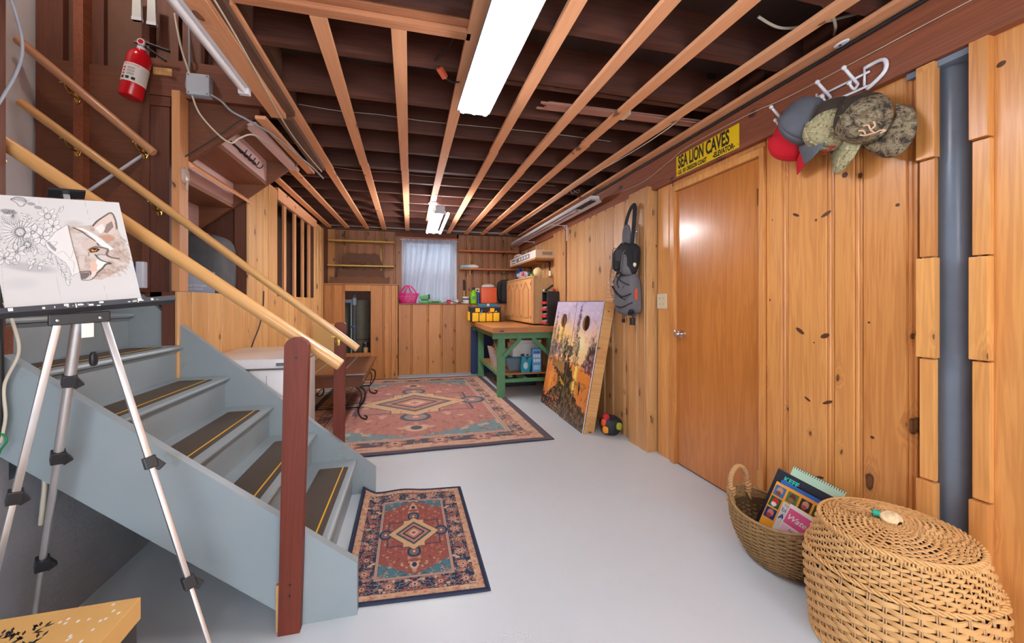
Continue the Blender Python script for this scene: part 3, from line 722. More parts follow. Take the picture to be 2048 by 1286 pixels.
# ------------------------------------------------------------------ fire extinguisher
t = thing('fire_extinguisher', 'red fire extinguisher hanging tilted on the brown stairwell wall', 'fire extinguisher', (-1.490, 2.625, 2.318), (0, math.radians(10), math.radians(8)))
MB().lathe([(.036, 0), (.048, .004), (.052, .012), (.052, .225), (.048, .245), (.036, .262), (.022, .270), (.020, .278)], 32).build('cylinder', RED, t, smooth=40)
MB().lathe([(.0525, .075), (.0527, .076), (.0527, .175), (.0525, .176)], 32).build('label', PAPER, t, smooth=40)
lab = t.children[-1]
def arc_patch(mb, r, a0, a1, z0, z1, n=6):
    vs = []; 
    for i in range(n+1):
        a = a0+(a1-a0)*i/n
        for z in (z0, z1): vs.append((r*math.cos(a), r*math.sin(a), z))
    mb.add(vs, [(2*i, 2*i+2, 2*i+3, 2*i+1) for i in range(n)])
A0 = -PI/2-.25
lt = text('lettering', 'INSTRUCTIONS', .012, RED, lab, (0, 0, 0), (0, 0, 0))
for v in lt.data.vertices:
    a = A0+v.co.x/.053; zz = v.co.y+.166; v.co = (.0532*math.cos(a), .0532*math.sin(a), zz)
mk = MB(); mr = MB()
for i in range(3):
    arc_patch(mk, .0531, A0-.55+.48*i, A0-.25+.48*i, .085, .100)
    for j in range(3): arc_patch(mk, .0531, A0-.05, A0+.55, .150-.016*i-j*.004, .1515-.016*i-j*.004)
    arc_patch(mr, .0531, A0-.5, A0-.25, .140-.016*i, .149-.016*i)
for j in range(7): arc_patch(mk, .0531, A0+.95, A0+1.7, .09+.011*j, .0908+.011*j)
mk.build('pictogram', BLACK, lab); mr.build('red_pictogram', RED, lab)
MB().lathe([(.018, .276), (.020, .278), (.020, .292), (.014, .296)], 20).build('neck', WHITE, t, smooth=40)
MB().box(-.016, .016, -.012, .012, .294, .325, .004).tube([(-.035, 0, .31), (-.012, 0, .31)], .008).build('valve', CHROME, t, smooth=40)
MB().cyl((0, -.012, .315), (0, -.024, .315), .017, n=20).build('gauge', WHITE, t, smooth=40)
MB().cyl((0, -.0241, .315), (0, -.0252, .315), .012, n=20).build('gauge_face', RED, t)
MB().bar((.01, 0, .325), (.12, 0, .322), .022, .010, b=.003).build('handle', BLACK, t)
MB().bar((.01, 0, .305), (.115, 0, .262), .020, .008, b=.003).build('lever', BLACK, t)
MB().tube([(.012*math.cos(a)-.004, 0, .333+.010*math.sin(a)) for a in [k*PI/6 for k in range(12)]], .0015, 5, closed=True).build('pull_ring', CHROME, t)

# ------------------------------------------------------------------ strip light by the stairwell, junction box, cables
t = thing('strip_light', 'switched off white strip light mounted on the trimmer beam by the stairwell', 'light fixture', (-.838, 1.76, 2.33))
t.location = (-.838, 1.76, 2.30)
MB().box(-.032, .032, -.63, .60, .008, .05, .004).build('housing', WHITE, t)
MB().cyl((0, -.60, -.004), (0, .57, -.004), .014, n=14).build('tube', plain('unlit_tube', (238, 238, 240), .2), t, smooth=40)
for y in (-.615, .585): MB().box(-.026, .026, y-.015, y+.015, -.022, .010, .004).build('end_cap', WHITE, t)
t = thing('junction_box', 'grey electrical junction box with round corners on the stairwell header', 'electrical box', (-1.182, 2.675, 2.448))
MB().box(-.058, .058, -.022, .024, -.062, .062, .008).build('body', plain('box_grey', (168, 174, 182), .4), t, smooth=40)
MB().box(-.056, .056, -.028, -.022, -.060, .060, .003).build('cover', plain('cover_grey', (184, 190, 198), .35), t)
for a, b in ((-.046, .05), (.046, .05), (.046, -.05), (-.046, -.05)): MB().cyl((a, -.030, b), (a, -.027, b), .004, n=8).build('screw', STEEL, t)
def cable(label, pts, r, m, n=10, group=None, name='cable'):
    return tag(MB().tube(spline(pts, n), r, 7).build(name, m, smooth=True), label, 'cable', group)
cable('white cable dropping from the strip light into the grey junction box', [(-1.30, 2.66, 2.84), (-1.27, 2.66, 2.66), (-1.235, 2.665, 2.53), (-1.225, 2.67, 2.50)], .006, CABLE)
cable('pair of pale cables running up beside the junction box', [(-1.24, 2.675, 3.1), (-1.235, 2.675, 2.7), (-1.235, 2.675, 2.56), (-1.245, 2.675, 2.50), (-1.25, 2.675, 2.44), (-1.235, 2.675, 2.41), (-1.22, 2.675, 2.42)], .006, CABLEG)
cable('grey cable looping from the junction box to the ceiling beams', [(-1.12, 2.66, 2.40), (-1.06, 2.64, 2.36), (-1.0, 2.62, 2.30), (-.93, 2.66, 2.275), (-.85, 2.85, 2.27), (-.80, 3.2, 2.275), (-.76, 3.5, 2.28), (-.72, 3.66, 2.25)], .0065, CABLEG)
cable('white cable sagging from the junction box to under the upper stairs', [(-1.215, 2.66, 2.385), (-1.18, 2.66, 2.29), (-1.10, 2.66, 2.19), (-1.03, 2.68, 2.14), (-.99, 2.70, 2.18), (-.93, 2.72, 2.215), (-.90, 2.9, 2.24)], .005, CABLE)
cable('thin dark cable arching over the upper stair carriage', [(-1.30, 2.70, 2.02), (-1.20, 2.70, 2.10), (-1.08, 2.70, 2.20), (-.98, 2.70, 2.29), (-.90, 2.72, 2.31), (-.82, 2.9, 2.31)], .0035, CABLEB)
cable('thin pale cable stapled along the trimmer beam', [(-.72, .8, 2.31), (-.70, 1.5, 2.312), (-.705, 1.9, 2.305), (-.735, 2.4, 2.30), (-.755, 2.8, 2.30), (-.75, 3.2, 2.30), (-.72, 3.6, 2.29)], .004, CABLE)
cable('grey cable hanging at the left edge by the dark stud', [(-1.262, 1.60, 2.3), (-1.235, 1.66, 2.05), (-1.255, 1.62, 1.85), (-1.262, 1.56, 1.75)], .0045, CABLEG)
cable('thick black cable running down the foundation edge by the easel', [(-1.262, 1.62, 1.45), (-1.25, 1.61, 1.30), (-1.255, 1.61, 1.15), (-1.246, 1.60, 1.05), (-1.245, 1.60, .9), (-1.248, 1.60, .78)], .009, CABLEB)
cable('cream cable hanging beside the thick black cable at left', [(-1.235, 1.60, 1.20), (-1.21, 1.60, 1.12), (-1.20, 1.60, 1.04), (-1.235, 1.60, .94), (-1.232, 1.60, .84), (-1.245, 1.60, .76)], .0045, CABLE)
cable('frayed cream cable end dangling on the foundation wall', [(-1.26, 1.66, .735), (-1.23, 1.70, .68), (-1.22, 1.72, .60), (-1.225, 1.72, .50), (-1.245, 1.74, .43)], .007, CABLE)
cable('thin green ground wire loop at the foundation corner', [(-1.248, 1.598, .80), (-1.225, 1.595, .77), (-1.24, 1.595, .74), (-1.25, 1.6, .72)], .003, plain('green_wire', (20, 130, 70), .4))
cable('thin white wire stapled along the wall girder above the cap hooks', [(1.868, .6, 2.235), (1.868, 1.1, 2.243), (1.868, 1.6, 2.25), (1.868, 1.9, 2.275), (1.868, 2.4, 2.285), (1.868, 2.6, 2.25), (1.868, 3.0, 2.20), (1.868, 3.6, 2.25)], .002, CABLE)
cable('thick black cable under the strapping along the girder', [(1.866, .4, 2.333), (1.866, 2, 2.333), (1.866, 4, 2.333), (1.866, 6, 2.333)], .008, CABLEB)
cable('pale cable clipped along the side of the ceiling strapping at right', [(1.665, .4, 2.372), (1.65, 1.2, 2.376), (1.645, 2.0, 2.376), (1.64, 2.3, 2.345), (1.62, 2.8, 2.342), (1.55, 3.6, 2.346), (1.53, 4.4, 2.33), (1.55, 5.2, 2.345)], .0035, CABLE)
for i, (yy, lb) in enumerate(((2.83, 'long thin twisted wire crossing the joists left of the bright light'), (4.05, 'thin pale wire strung across the middle joists'))):
    y = yy-.024
    cable(lb, [(-.70+.0, y, 2.47), (-.45, y, 2.455), (-.2, y, 2.46), (.1, y, 2.45), (.5, y, 2.455), (1.0, y, 2.46), (1.5, y, 2.45)], .0022, CABLE)
cable('coiled loose pale wire between the joists above the shop lights', [(1.62, 3.9, 2.42), (1.66, 3.95, 2.36), (1.72, 4.0, 2.40), (1.78, 4.02, 2.43), (1.74, 3.98, 2.38), (1.68, 3.96, 2.40)], .003, CABLE)
cable('bundle of white cables bending between the joists at upper right', [(1.50, 1.24, 2.44), (1.60, 1.25, 2.41), (1.70, 1.28, 2.40), (1.80, 1.34, 2.41), (1.9, 1.42, 2.44)], .006, CABLE)
cable('white cable bending over the joist beside the cable bundle', [(1.45, 1.40, 2.43), (1.60, 1.42, 2.42), (1.75, 1.38, 2.44), (1.9, 1.30, 2.46)], .006, CABLE)
t = thing('extension_plug', 'dark cord with an orange plug hanging from the joists left of the bright light', 'plug', (.12, 1.99, 2.40))
MB().tube(spline([(.1, -.35, .02), (.06, -.1, .02), (-.0, 0, .0), (.015, .02, -.03)], 6), .004, 6).tube(spline([(.05, .06, -.055), (.09, .08, -.06), (.14, .1, -.04)], 6), .004, 6).build('cord', CABLEB, t, smooth=True)
MB().bar((.015, .02, -.03), (.05, .06, -.055), .028, .024, b=.004).build('plug', plain('orange_plug', (206, 92, 60), .5), t)
t = thing('conduit_pipe', 'long pale metal pipe running along the top of the back wall', 'pipe', (0, 6.55, 2.385))
MB().cyl((-1.2, 0, 0), (1.6, 0, -.02), .014, n=10).build('pipe', CABLEG, t, smooth=40)

# ------------------------------------------------------------------ fluorescent lamps
def tube_light(t, L, xs, wd, m, refl=True, r=.016, body=.05):
    MB().box(-.05, .05, -L/2, L/2, .02, .02+body, .003).build('housing', WMETAL, t)
    mb = MB()
    h = wd/2
    if refl: mb.prism([(-h, .002), (-h+.004, -.002), (-.045, .017), (.045, .017), (h-.004, -.002), (h, .002), (.05, .022), (-.05, .022)], -L/2, L/2, 'Y').build('reflector', plain('reflector_paint', (120, 122, 126), .5), t)
    for x in xs:
        MB().tube([(x, -L/2+.02, -.008), (x, L/2-.02, -.008)], r, 10).build('tube', m, t, smooth=True)
    for y in (-L/2+.008, L/2-.008):
        MB().box(-.06, .06, y-.008, y+.008, -.012, .02).build('end_plate', WMETAL, t)
t = thing('fluorescent_light', 'bright white fluorescent ceiling light nearest the camera, above the stair rug', 'light fixture', (.360, 1.60, 2.268), (0, 0, .035), 'lit fluorescent lights')
tube_light(t, 1.24, (-.062, 0, .062), .19, TUBE)
tube_light_2 = thing('fluorescent_light', 'small lit fluorescent light hanging on chains before the curtained window', 'light fixture', (.30, 4.92, 2.16), None, 'lit fluorescent lights')
tube_light(tube_light_2, 1.24, (-.085, 0, .085), .25, TUBE2, refl=False)
for y in (-.5, .5):
    for x in (-.03, .03): MB().tube([(x, y, .07), (x*.5, y, .22)], .003, 5).build('chain', STEEL, tube_light_2)
MB().lathe([(.0, .0), (.055, .004), (.06, .012), (.03, .02), (.03, .03)], 20, Matrix.Translation((-.06, -.52, .105))).build('canopy', WMETAL, tube_light_2, smooth=40)
for (x, y, lb_) in ((1.0, -1.0, 'right'), (-.55, -1.1, 'left')):  # pair of unseen hanging tube lights added for front fill
    t = thing('fluorescent_light', 'fluorescent fill light added behind the viewer towards the %s wall' % lb_, 'light fixture', (x, y, 1.95), (0, 0, 0), 'fill lights added behind the viewer')
    tube_light(t, 1.24, (-.062, .062), .19, TUBE, refl=False)
# unlit long fixtures hanging along the right wall
t = thing('shop_light', 'long unlit shop light with white tubes hanging along the right wall on white brackets', 'light fixture', (1.73, 5.12, 2.19))
MB().box(-.045, .045, -1.58, 1.58, .01, .045, .003).build('housing', WMETAL, t)
MB().prism([(-.07, -.012), (-.045, .012), (.045, .012), (.07, -.012), (.048, .016), (-.048, .016)], -1.58, 1.58, 'Y').build('reflector', WMETAL, t)
for x in (-.025, .025): MB().cyl((x, -1.15, -.006), (x, 1.5, -.006), .011, n=10).build('tube', plain('unlit_tube2', (214, 196, 202), .25), t, smooth=40)
for k in range(8): MB().box(-.03, .03, -1.53+.045*k, -1.51+.045*k, .0, .012).build('slot', BLACK, t)
t['label'] = 'long unlit white shop light on brackets along the right wall'
for y, lb in ((4.60, 'near white shelf bracket holding the shop light, beside the dark wall slot'), (5.95, 'far white shelf bracket above the long carton')):
    b_ = thing('shelf_bracket', lb, 'bracket', (1.868 if y < 5 else 1.90, y, 2.15))
    MB().box(-.004, 0, -.012, .012, -.19, .0).build('wall_leg', WHITE, b_); MB().box(-.20, 0, -.012, .012, -.006, 0).build('arm', WHITE, b_)
    MB().bar((-.002, 0, -.05), (-.05, 0, -.004), .006).build('brace', WHITE, b_)

# ------------------------------------------------------------------ SEA LION CAVES bumper sign
t = thing('sign', 'yellow metal sign reading SEA LION CAVES on the girder over the door', 'sign', (1.873, 2.228, 2.186), (PI/2, 0, -PI/2))
MB().box(-.286, .286, -.072, .072, -.001, .0015, .001).build('plate', SIGNY, t)
text('lettering', 'SEA LION', .122, SIGNK, t, (-.264, .018, .0016), (0, 0, 0), .50, 'LEFT', bold=.0035)
text('lettering', 'CAVES', .122, SIGNK, t, (.012, .018, .0016), (0, 0, 0), .56, 'LEFT', bold=.0035)
text('small_lettering', 'U.S. 101 OREGON COAST', .040, SIGNK, t, (-.264, -.051, .0016), (0, 0, 0), .62, 'LEFT', bold=.0018)
text('small_lettering', '-ELEVATOR-', .046, SIGNK, t, (.075, -.049, .0016), (0, 0, 0), .72, 'LEFT', bold=.0018)
for x in (-.278, .278): MB().cyl((x, -.05, .0015), (x, -.05, .003), .003, n=8).build('nail', STEEL, t)

# ------------------------------------------------------------------ outlet plate, latch plate
t = thing('switch_plate', 'cream double outlet plate on the pine board left of the door', 'outlet', (1.909, 2.735, 1.21))
MB().box(-.006, 0, -.058, .058, -.058, .058, .002).build('plate', CREAM, t)
for y in (-.024, .024):
    for z in (-.022, .022):
        s2 = MB().box(-.0068, -.006, y-.013, y+.013, z-.014, z+.014, .0003).build('socket', CREAM, t)
        MB().box(-.0074, -.0068, y-.006, y-.004, z-.004, z+.006).box(-.0074, -.0068, y+.004, y+.006, z-.004, z+.006).build('slot', BLACK, s2)
t = thing('ceiling_clip', 'oval white plastic clip screwed to the strapping above the cap hooks', 'clip', (1.842, 1.345, 2.345))
MB().lathe([(0, -.006), (.014, -.006), (.016, -.003), (.016, 0), (0, 0)], 20, sx=1, sy=2).build('plate', WHITE, t, smooth=40); MB().cyl((0, .006, -.0075), (0, .006, -.006), .006, n=12).build('hole', BLACK, t)

# ------------------------------------------------------------------ persian style rugs
def rug_paint(W, H, bw, seed=0, fade=0):
    """u across the width, v along the length, bw = border width as share of width"""
    P = Paint(W, H, (42, 50, 74), H/W); k = H/W
    NAVY = (44, 54, 78); TAN = (196, 154, 124); RED_ = (150, 84, 74); TEAL = (76, 118, 128); CRM = (206, 178, 146); PINK = (176, 118, 104)
    if fade: RED_ = (172, 112, 104); TEAL = (96, 138, 146); TAN = (206, 166, 142)
    X, Y = P.X, P.Y*k
    ex = np.minimum(np.minimum(X, 1-X), np.minimum(Y, k-Y))     # distance to the edge
    sx = np.abs(X-.5); sy = np.abs(Y-k/2)
    # mirrored noise gives the ornament symmetry
    def orn(cells, seed, oct=2):
        n = vnoise(H, W, int(cells*k), cells, seed, oct); n = (n+n[::-1]+n[:, ::-1]+n[::-1, ::-1])/4
        return (n-n.mean())/n.std()
    a, b_, c = orn(34, seed+1), orn(34, seed+2), orn(60, seed+3)
    P.mask((ex > .028*1), TAN)
    P.mask((ex > .028) & (c > .9), RED_, .6); P.mask((ex > .028) & (b_ > 1.5), CRM, .7)
    P.mask(ex > .075, NAVY)
    band = (ex > .078) & (ex < bw-.025)
    P.mask(band & (np.abs(a) < .16), CRM, .75); P.mask(band & (a > 1.1), PINK, .9); P.mask(band & (b_ > 1.2), RED_); P.mask(band & (b_ < -1.5), CRM, .8); P.mask(band & (c > 1.7), TEAL)
    # rosettes along the band
    per = (bw+.05)/2; n_ = max(3, int((1-2*per)/.15)); pts = []
    for i in range(n_+1):
        x = per+(1-2*per)*i/n_; pts += [(x, per), (x, k-per)]
    m_ = max(3, int((k-2*per)/.15))
    for i in range(1, m_): y = per+(k-2*per)*i/m_; pts += [(per, y), (1-per, y)]
    for i, (x, y) in enumerate(pts):
        d = np.hypot(X-x, Y-y); th = np.arctan2(Y-y, X-x); rr = .034*(1+.22*np.cos(6*th))
        P.mask(d < rr*1.12, CRM if i % 2 else NAVY, .9); P.mask(d < rr, PINK if i % 3 else RED_); P.mask(d < rr*.5, CRM); P.mask(d < rr*.25, NAVY)
    P.mask((ex > bw-.022) & (ex < bw), (190, 158, 140)); P.mask((ex > bw-.014) & (ex < bw-.008), RED_, .6)
    fld = ex > bw
    P.mask(fld, RED_); P.mask(fld & (a > .95), PINK, .7); P.mask(fld & (np.abs(b_) < .07), (116, 62, 60), .6); P.mask(fld & (b_ > 1.5), CRM, .55); P.mask(fld & (c < -1.4), tuple(int(v*.8) for v in RED_), .8)
    hy = k/2-bw; hx = .5-bw
    step = .02*np.sign(np.sin(X*150)); q = (sy > hy-.30*hy*np.clip(sx/hx, 0, 1)**1.1-.012*hy+step*.4)
    P.mask(fld & q, TEAL); P.mask(fld & q & (a > .9), CRM, .6); P.mask(fld & q & (b_ > 1), PINK, .7); P.mask(fld & q & (c > 1.1), NAVY, .5)
    for (bx_, by) in ((.27*hx*2, .26*hy),):
        for lw, cc in ((.008, NAVY),):
            r1 = np.maximum(np.abs(sx-.30*hx*1.15)-.0, 0)
            fr = (np.maximum(sx/(.82*hx), sy/(.34*hy)))
            P.mask(fld & (fr < 1) & (fr > .955), NAVY, .9); P.mask(fld & (fr < .93) & (fr > .90), NAVY, .5)
    # four lobes and the star in the middle
    for (cx, cy) in ((0, .48*hy), (.88*hx, 0)):
        d = np.hypot((sx-cx)/(.20*hx), (sy-cy)/(.13*hy)); P.mask(d < 1.0, NAVY); P.mask((d < .72) & (d > .5), TEAL); P.mask(d < .5, RED_); P.mask(d < .22, CRM)
    d1 = sx/(.80*hx)+sy/(.44*hy); sq = np.maximum(sx/(.36*hx), sy/(.40*hy))
    star = np.minimum(d1, sq*1.12)
    P.mask(star < 1.04, NAVY); P.mask(star < 1.0, (204, 164, 122)); P.mask((d1 < .72) & (d1 > .60), (50, 84, 92)); P.mask(d1 < .60, PINK, .9)
    P.mask((d1 < .45) & (d1 > .36), NAVY); P.mask(d1 < .22, CRM); P.mask(d1 < .1, RED_)
    P.mask((star < 1.0) & (c > 1.5), NAVY, .5)
    P.mask((np.hypot(sx/(.13*hx), (sy-.78*hy)/(.09*hy)) < 1) & (sy > .72*hy), CRM, .8); P.mask(np.hypot(sx/(.07*hx), (sy-.78*hy)/(.05*hy)) < 1, NAVY)
    P.a *= (.86+.28*RNG.random((H, W))[..., None]*(.6+.4*vnoise(H, W, 40, 40, 9)[..., None]))
    if fade: P.a = P.a*.85+np.array(lin((206, 172, 156)))*.15
    return P
RUGM = vcol('rug_pile', .95, .5)
RUGEDGE = plain('rug_binding', (46, 54, 76), .9, vary=.2)
def make_rug(name, label, A, B, C, D, P, hfn):
    """corners near-left, near-right, far-right, far-left"""
    t = thing(name, label, 'rug', (A[0], A[1], 0))
    A, B, C, D = [np.array(p) for p in (A, B, C, D)]
    def fn(U, V):
        x = (1-V)*((1-U)*A[0]+U*B[0])+V*((1-U)*D[0]+U*C[0]); y = (1-V)*((1-U)*A[1]+U*B[1])+V*((1-U)*D[1]+U*C[1])
        return x-A[0], y-A[1], hfn(x, y, U, V)
    paint_obj('pile', P, fn, RUGM, t)
    pts = []
    for (u0, v0, u1, v1) in ((0, 0, 1, 0), (1, 0, 1, 1), (1, 1, 0, 1), (0, 1, 0, 0)):
        for i in range(16):
            q = fn(np.array(u0+(u1-u0)*i/16), np.array(v0+(v1-v0)*i/16)); pts.append((float(q[0]), float(q[1]), max(.004, float(q[2])-.003)))
    MB().tube(pts, .0055, 6, closed=True, flat=.8).build('binding', RUGEDGE, t, smooth=True)
    return t
def h_small(x, y, U, V):
    return .007+.048*np.clip((-.20-x)/.09, 0, 1)**1.5*V+.012*np.exp(-((x+.05)/.09)**2)*np.exp(-((V-1)/.12)**2)+.006*np.clip(V-.9, 0, .1)*10*np.clip(1-U, 0, 1)
make_rug('small_rug', 'small red and navy persian style rug at the foot of the blue stairs', (-.285, 1.676), (.318, 1.628), (.307, 2.585), (-.285, 2.62),
         rug_paint(300, 470, .235, 3), h_small)
make_rug('large_rug', 'large faded persian style rug under the coffee table and green workbench', (-1.10, 3.262), (1.212, 3.285), (1.095, 6.43), (-1.04, 6.50),
         rug_paint(420, 590, .15, 31, 1), lambda x, y, U, V: .008+.004*np.sin(x*5+y*2)**2+0*U)

# ------------------------------------------------------------------ easel and canvas
def frame_from(o, ex, ey, ez):
    M = Matrix((ex, ey, ez)).transposed().to_4x4(); M.translation = o; return M
Dz = 1.05
BLc = Vector((-.988*Dz, 1.282*Dz, 1.2-.0214*Dz)); BRc = Vector((-.788*Dz, 1.438*Dz, 1.2-.0045*Dz))
tx = (BRc-BLc); CW = tx.length; tx.normalize()
nh = Vector((tx.y, -tx.x, 0)).normalized()      # towards the room
lean = math.radians(20)
up = (Vector((0, 0, 1))*math.cos(lean) - nh*math.sin(lean)); up = (up - tx*up.dot(tx)).normalized()
up = (up*math.cos(.045) - tx*math.sin(.045)).normalized()
ez_ = tx.cross(up).normalized()
tx2 = up.cross(ez_).normalized()
CH = .335
MC = frame_from(BLc, tx2, up, ez_)
can = thing('canvas', 'unfinished canvas of pencil flowers and half a painted wild dog face, on the easel', 'painting')
can.matrix_world = MC
CP = Paint(330, 330, (204, 200, 196), CH/CW)
CP.mask(vnoise(330, 330, 5, 5, 2), (206, 203, 200), .25)
G1 = (84, 80, 82); G2 = (112, 108, 110); BR = (140, 112, 98); DK = (72, 60, 56)
def px(x, y):    # sketch units -> canvas uv
    v = .5
    for _ in range(4):
        xl, xr = 50-137*v, 1300-145*v; u = (x-xl)/(xr-xl); yb, yt = 1203-68*u, 30+145*u; v = (yb-y)/(yb-yt)
    return (u, v)
def pl(pts, wd=.0016, c=G1, al=.85): CP.line([px(*p) for p in pts], wd, c, al)
def sc(pts, n=5): return [(p.x, p.y) for p in spline([(a, b, 0) for a, b in pts], n)]
for a, b in ((25, 40), (500, 480)): pl([(a+0, 60), (a+20, 1190)] if a < 100 else [(470, 820), (520, 1180)], .0008, G2, .5)
pl([(365, 90), (372, 150)], .0008, G2, .6); pl([(795, 140), (830, 330)], .0009, G2, .7); pl([(920, 1000), (945, 1140)], .0009, G2, .6)
def petal(cx, cy, a, L, wd, c=G1, al=.8):
    a2 = a; ex, ey = cx+L*math.cos(a), cy+L*math.sin(a); nx, ny = -math.sin(a)*wd, math.cos(a)*wd
    mx, my = cx+.5*L*math.cos(a), cy+.5*L*math.sin(a)
    CP.poly([px(*p) for p in ((cx, cy), (mx+nx, my+ny), (ex, ey), (mx-nx, my-ny))], (224, 221, 217), .7)
    pl(sc([(cx, cy), (mx+nx, my+ny), (ex, ey), (mx-nx, my-ny), (cx, cy)], 4), .0016, c, al); pl([(cx, cy), (mx*.6+ex*.4, my*.6+ey*.4)], .001, G2, .6)
def flower(cx, cy, r, n, core=.25, wd=.22, a0=0, squash=1):
    for i in range(n): petal(cx+math.cos(a0+2*PI*i/n)*r*core*.8, cy+math.sin(a0+2*PI*i/n)*r*core*.8*squash, a0+2*PI*i/n, r*(.85+.2*random.random()), r*wd)
    pl(sc([(cx+math.cos(a)*r*core, cy+math.sin(a)*r*core) for a in [k*PI/4 for k in range(9)]], 3), .0022, G1)
# tangled leaves and blossoms on the left half
u_, v_ = px(120, 790)
CP.ell(*px(260, 800), .17, .05, (168, 165, 165), .75, .6, -.25)
r_ = random.Random(5)
for i in range(60):
    x, y = r_.uniform(0, 480), r_.uniform(420, 790); a = r_.uniform(0, 6.28)
    if x < 420+(y-420)*.3: petal(x, y, a, r_.uniform(45, 90), r_.uniform(9, 18), G2 if i % 2 else G1, .75)
for i in range(12): petal(480+i*8, 700+i*20, .5+.25*(i % 4), 80, 16)
flower(195, 440, 165, 24, .26, .08, .1); flower(300, 445, 85, 5, .2, .3); flower(375, 495, 95, 6, .15, .3, .3); flower(440, 285, 75, 7, .42, .25)
flower(250, 570, 60, 16, .5, .12); flower(160, 640, 95, 6, .1, .2, .4); flower(480, 390, 80, 6, .1, .3, .2); flower(60, 700, 80, 6, .1, .2)
for i in range(14): a = .15+i*.21; petal(110+i*4, 245, a, 120+(60 if a < .6 else 0), 13)
CP.ell(*px(110, 225), .055, .03, (140, 136, 136), .9, .2, -.2)
for i in range(26): CP.ell(*px(70+r_.random()*90, 205+r_.random()*45), .004, .004, (84, 80, 80), .8)
pl([(560, 190), (520, 270), (505, 330)], .0016); petal(590, 185, 2.1, 75, 12)
pl(sc([(265, 130), (320, 160), (370, 195), (430, 260)]), .002)
CP.ell(*px(300, 150), .028, .02, (150, 146, 146), .9); CP.ell(*px(360, 190), .03, .02, (150, 146, 146), .9)
CP.ell(*px(210, 100), .045, .028, (170, 167, 166), .9, .2, -.3); CP.ell(*px(150, 95), .022, .012, (150, 146, 146), .8); CP.ell(*px(212, 145), .036, .026, (206, 203, 200), .9)
for q in range(5): pl([(250, 120), (170+q*15, 70+q*22)], .001, (90, 86, 86))
pl(sc([(130, 100), (170, 75), (230, 85), (258, 125), (235, 165), (200, 170), (175, 135), (130, 100)]), .003, (96, 92, 92)); pl(sc([(255, 125), (275, 110), (290, 112)]), .0012)
# skull edge sheet
sk = [(615, 375), (500, 445), (440, 520), (400, 560), (420, 620), (470, 670), (520, 720), (570, 760), (600, 820), (620, 890), (690, 870), (700, 930), (672, 700), (650, 560)]
CP.poly([px(*p) for p in sk], (218, 214, 209)); pl(sk[:10], .0018); pl([(700, 865), (650, 880), (630, 905)], .0015)
CP.poly([px(*p) for p in ((412, 550), (440, 548), (500, 620), (490, 650), (455, 620))], (150, 147, 146)); pl(sc([(430, 545), (510, 552), (480, 590)]), .0015)
pl(sc([(500, 670), (560, 650), (620, 720), (650, 640)]), .0012, G2); pl(sc([(600, 730), (650, 760), (640, 860)]), .0012, G2)
# painted half face
face = [(618, 380), (700, 400), (860, 390), (900, 340), (1060, 275), (1100, 340), (1105, 420), (1150, 520), (1200, 620), (1225, 700), (1200, 800), (1140, 850), (1010, 900), (900, 945), (830, 935), (710, 935), (690, 780), (655, 620), (632, 500)]
fm = CP.poly([px(*p) for p in face], (190, 172, 160)).astype(float)
n1 = vnoise(330, 330, 40, 22, 5); n2 = vnoise(330, 330, 14, 10, 8)
CP.mask(fm*np.clip((n1-.42)*4, 0, 1), (158, 134, 120), .6); CP.mask(fm*np.clip((n2-.5)*4, 0, 1), (206, 196, 188), .8)
def pp(pts, c, al=1.0, k=0): CP.poly([px(*p) for p in pts], c, al)
CP.ell(*px(680, 370), .06, .035, (176, 160, 150), .5, 1.0)
pp([(690, 410), (800, 470), (900, 580), (1000, 660), (1050, 640), (960, 560), (860, 480), (760, 420)], (226, 222, 218))
pp([(870, 400), (960, 330), (1050, 290), (1085, 340), (1090, 430), (1050, 500), (960, 470), (880, 470)], (208, 186, 172)); pp([(880, 420), (960, 380), (980, 440), (930, 485)], (222, 212, 205))
pp([(1000, 390), (1060, 360), (1075, 420), (1000, 480), (965, 470)], (110, 94, 88), .8); pp([(900, 500), (1000, 500), (1080, 520), (1060, 560), (980, 555)], (190, 140, 116), .9)
for q in range(40): a_ = r_.uniform(0, 6.28); x, y = 1160+40*math.cos(a_)+r_.uniform(-60, 30), 720+r_.uniform(-190, 120); pl([(x, y), (x+25, y+28)], .003, (140, 108, 90), .5)
for q in range(50): x, y = r_.uniform(850, 1170), r_.uniform(830, 900); pl([(x, y), (x+18, y+22)], .003, (150, 116, 98), .5)
pl(sc([(620, 385), (640, 520), (660, 640), (690, 790), (708, 930)]), .004, (120, 98, 88), .8)
pl(sc([(665, 410), (740, 450), (800, 500), (860, 545), (905, 600)]), .006, DK, .85); pl(sc([(860, 400), (900, 360), (970, 315), (1060, 275), (1100, 350), (1108, 440)]), .007, DK, .8)
pp([(740, 560), (830, 530), (890, 570), (850, 620), (760, 640), (735, 600)], (200, 180, 170)); pp([(700, 700), (760, 700), (740, 820), (700, 830)], (204, 192, 184), .8)
pl(sc([(805, 640), (870, 615), (990, 640), (975, 690), (1010, 720), (1100, 740)]), .009, (104, 88, 82), .8)
pp([(800, 650), (830, 625), (880, 625), (915, 640), (880, 665), (820, 670)], (56, 44, 40)); pp([(820, 645), (850, 628), (882, 638), (870, 655), (835, 658)], (232, 140, 30)); CP.ell(*px(857, 638), .013, .012, (30, 22, 20))
pl(sc([(800, 665), (795, 700)]), .006, (176, 130, 110)); pl(sc([(870, 700), (920, 690), (960, 700)]), .006, (150, 134, 128), .8)
pp([(880, 730), (990, 760), (920, 820), (870, 850), (850, 780)], (224, 220, 214)); pl(sc([(860, 690), (900, 740), (960, 765), (1010, 785), (960, 790), (920, 830), (860, 880)]), .007, DK, .8)
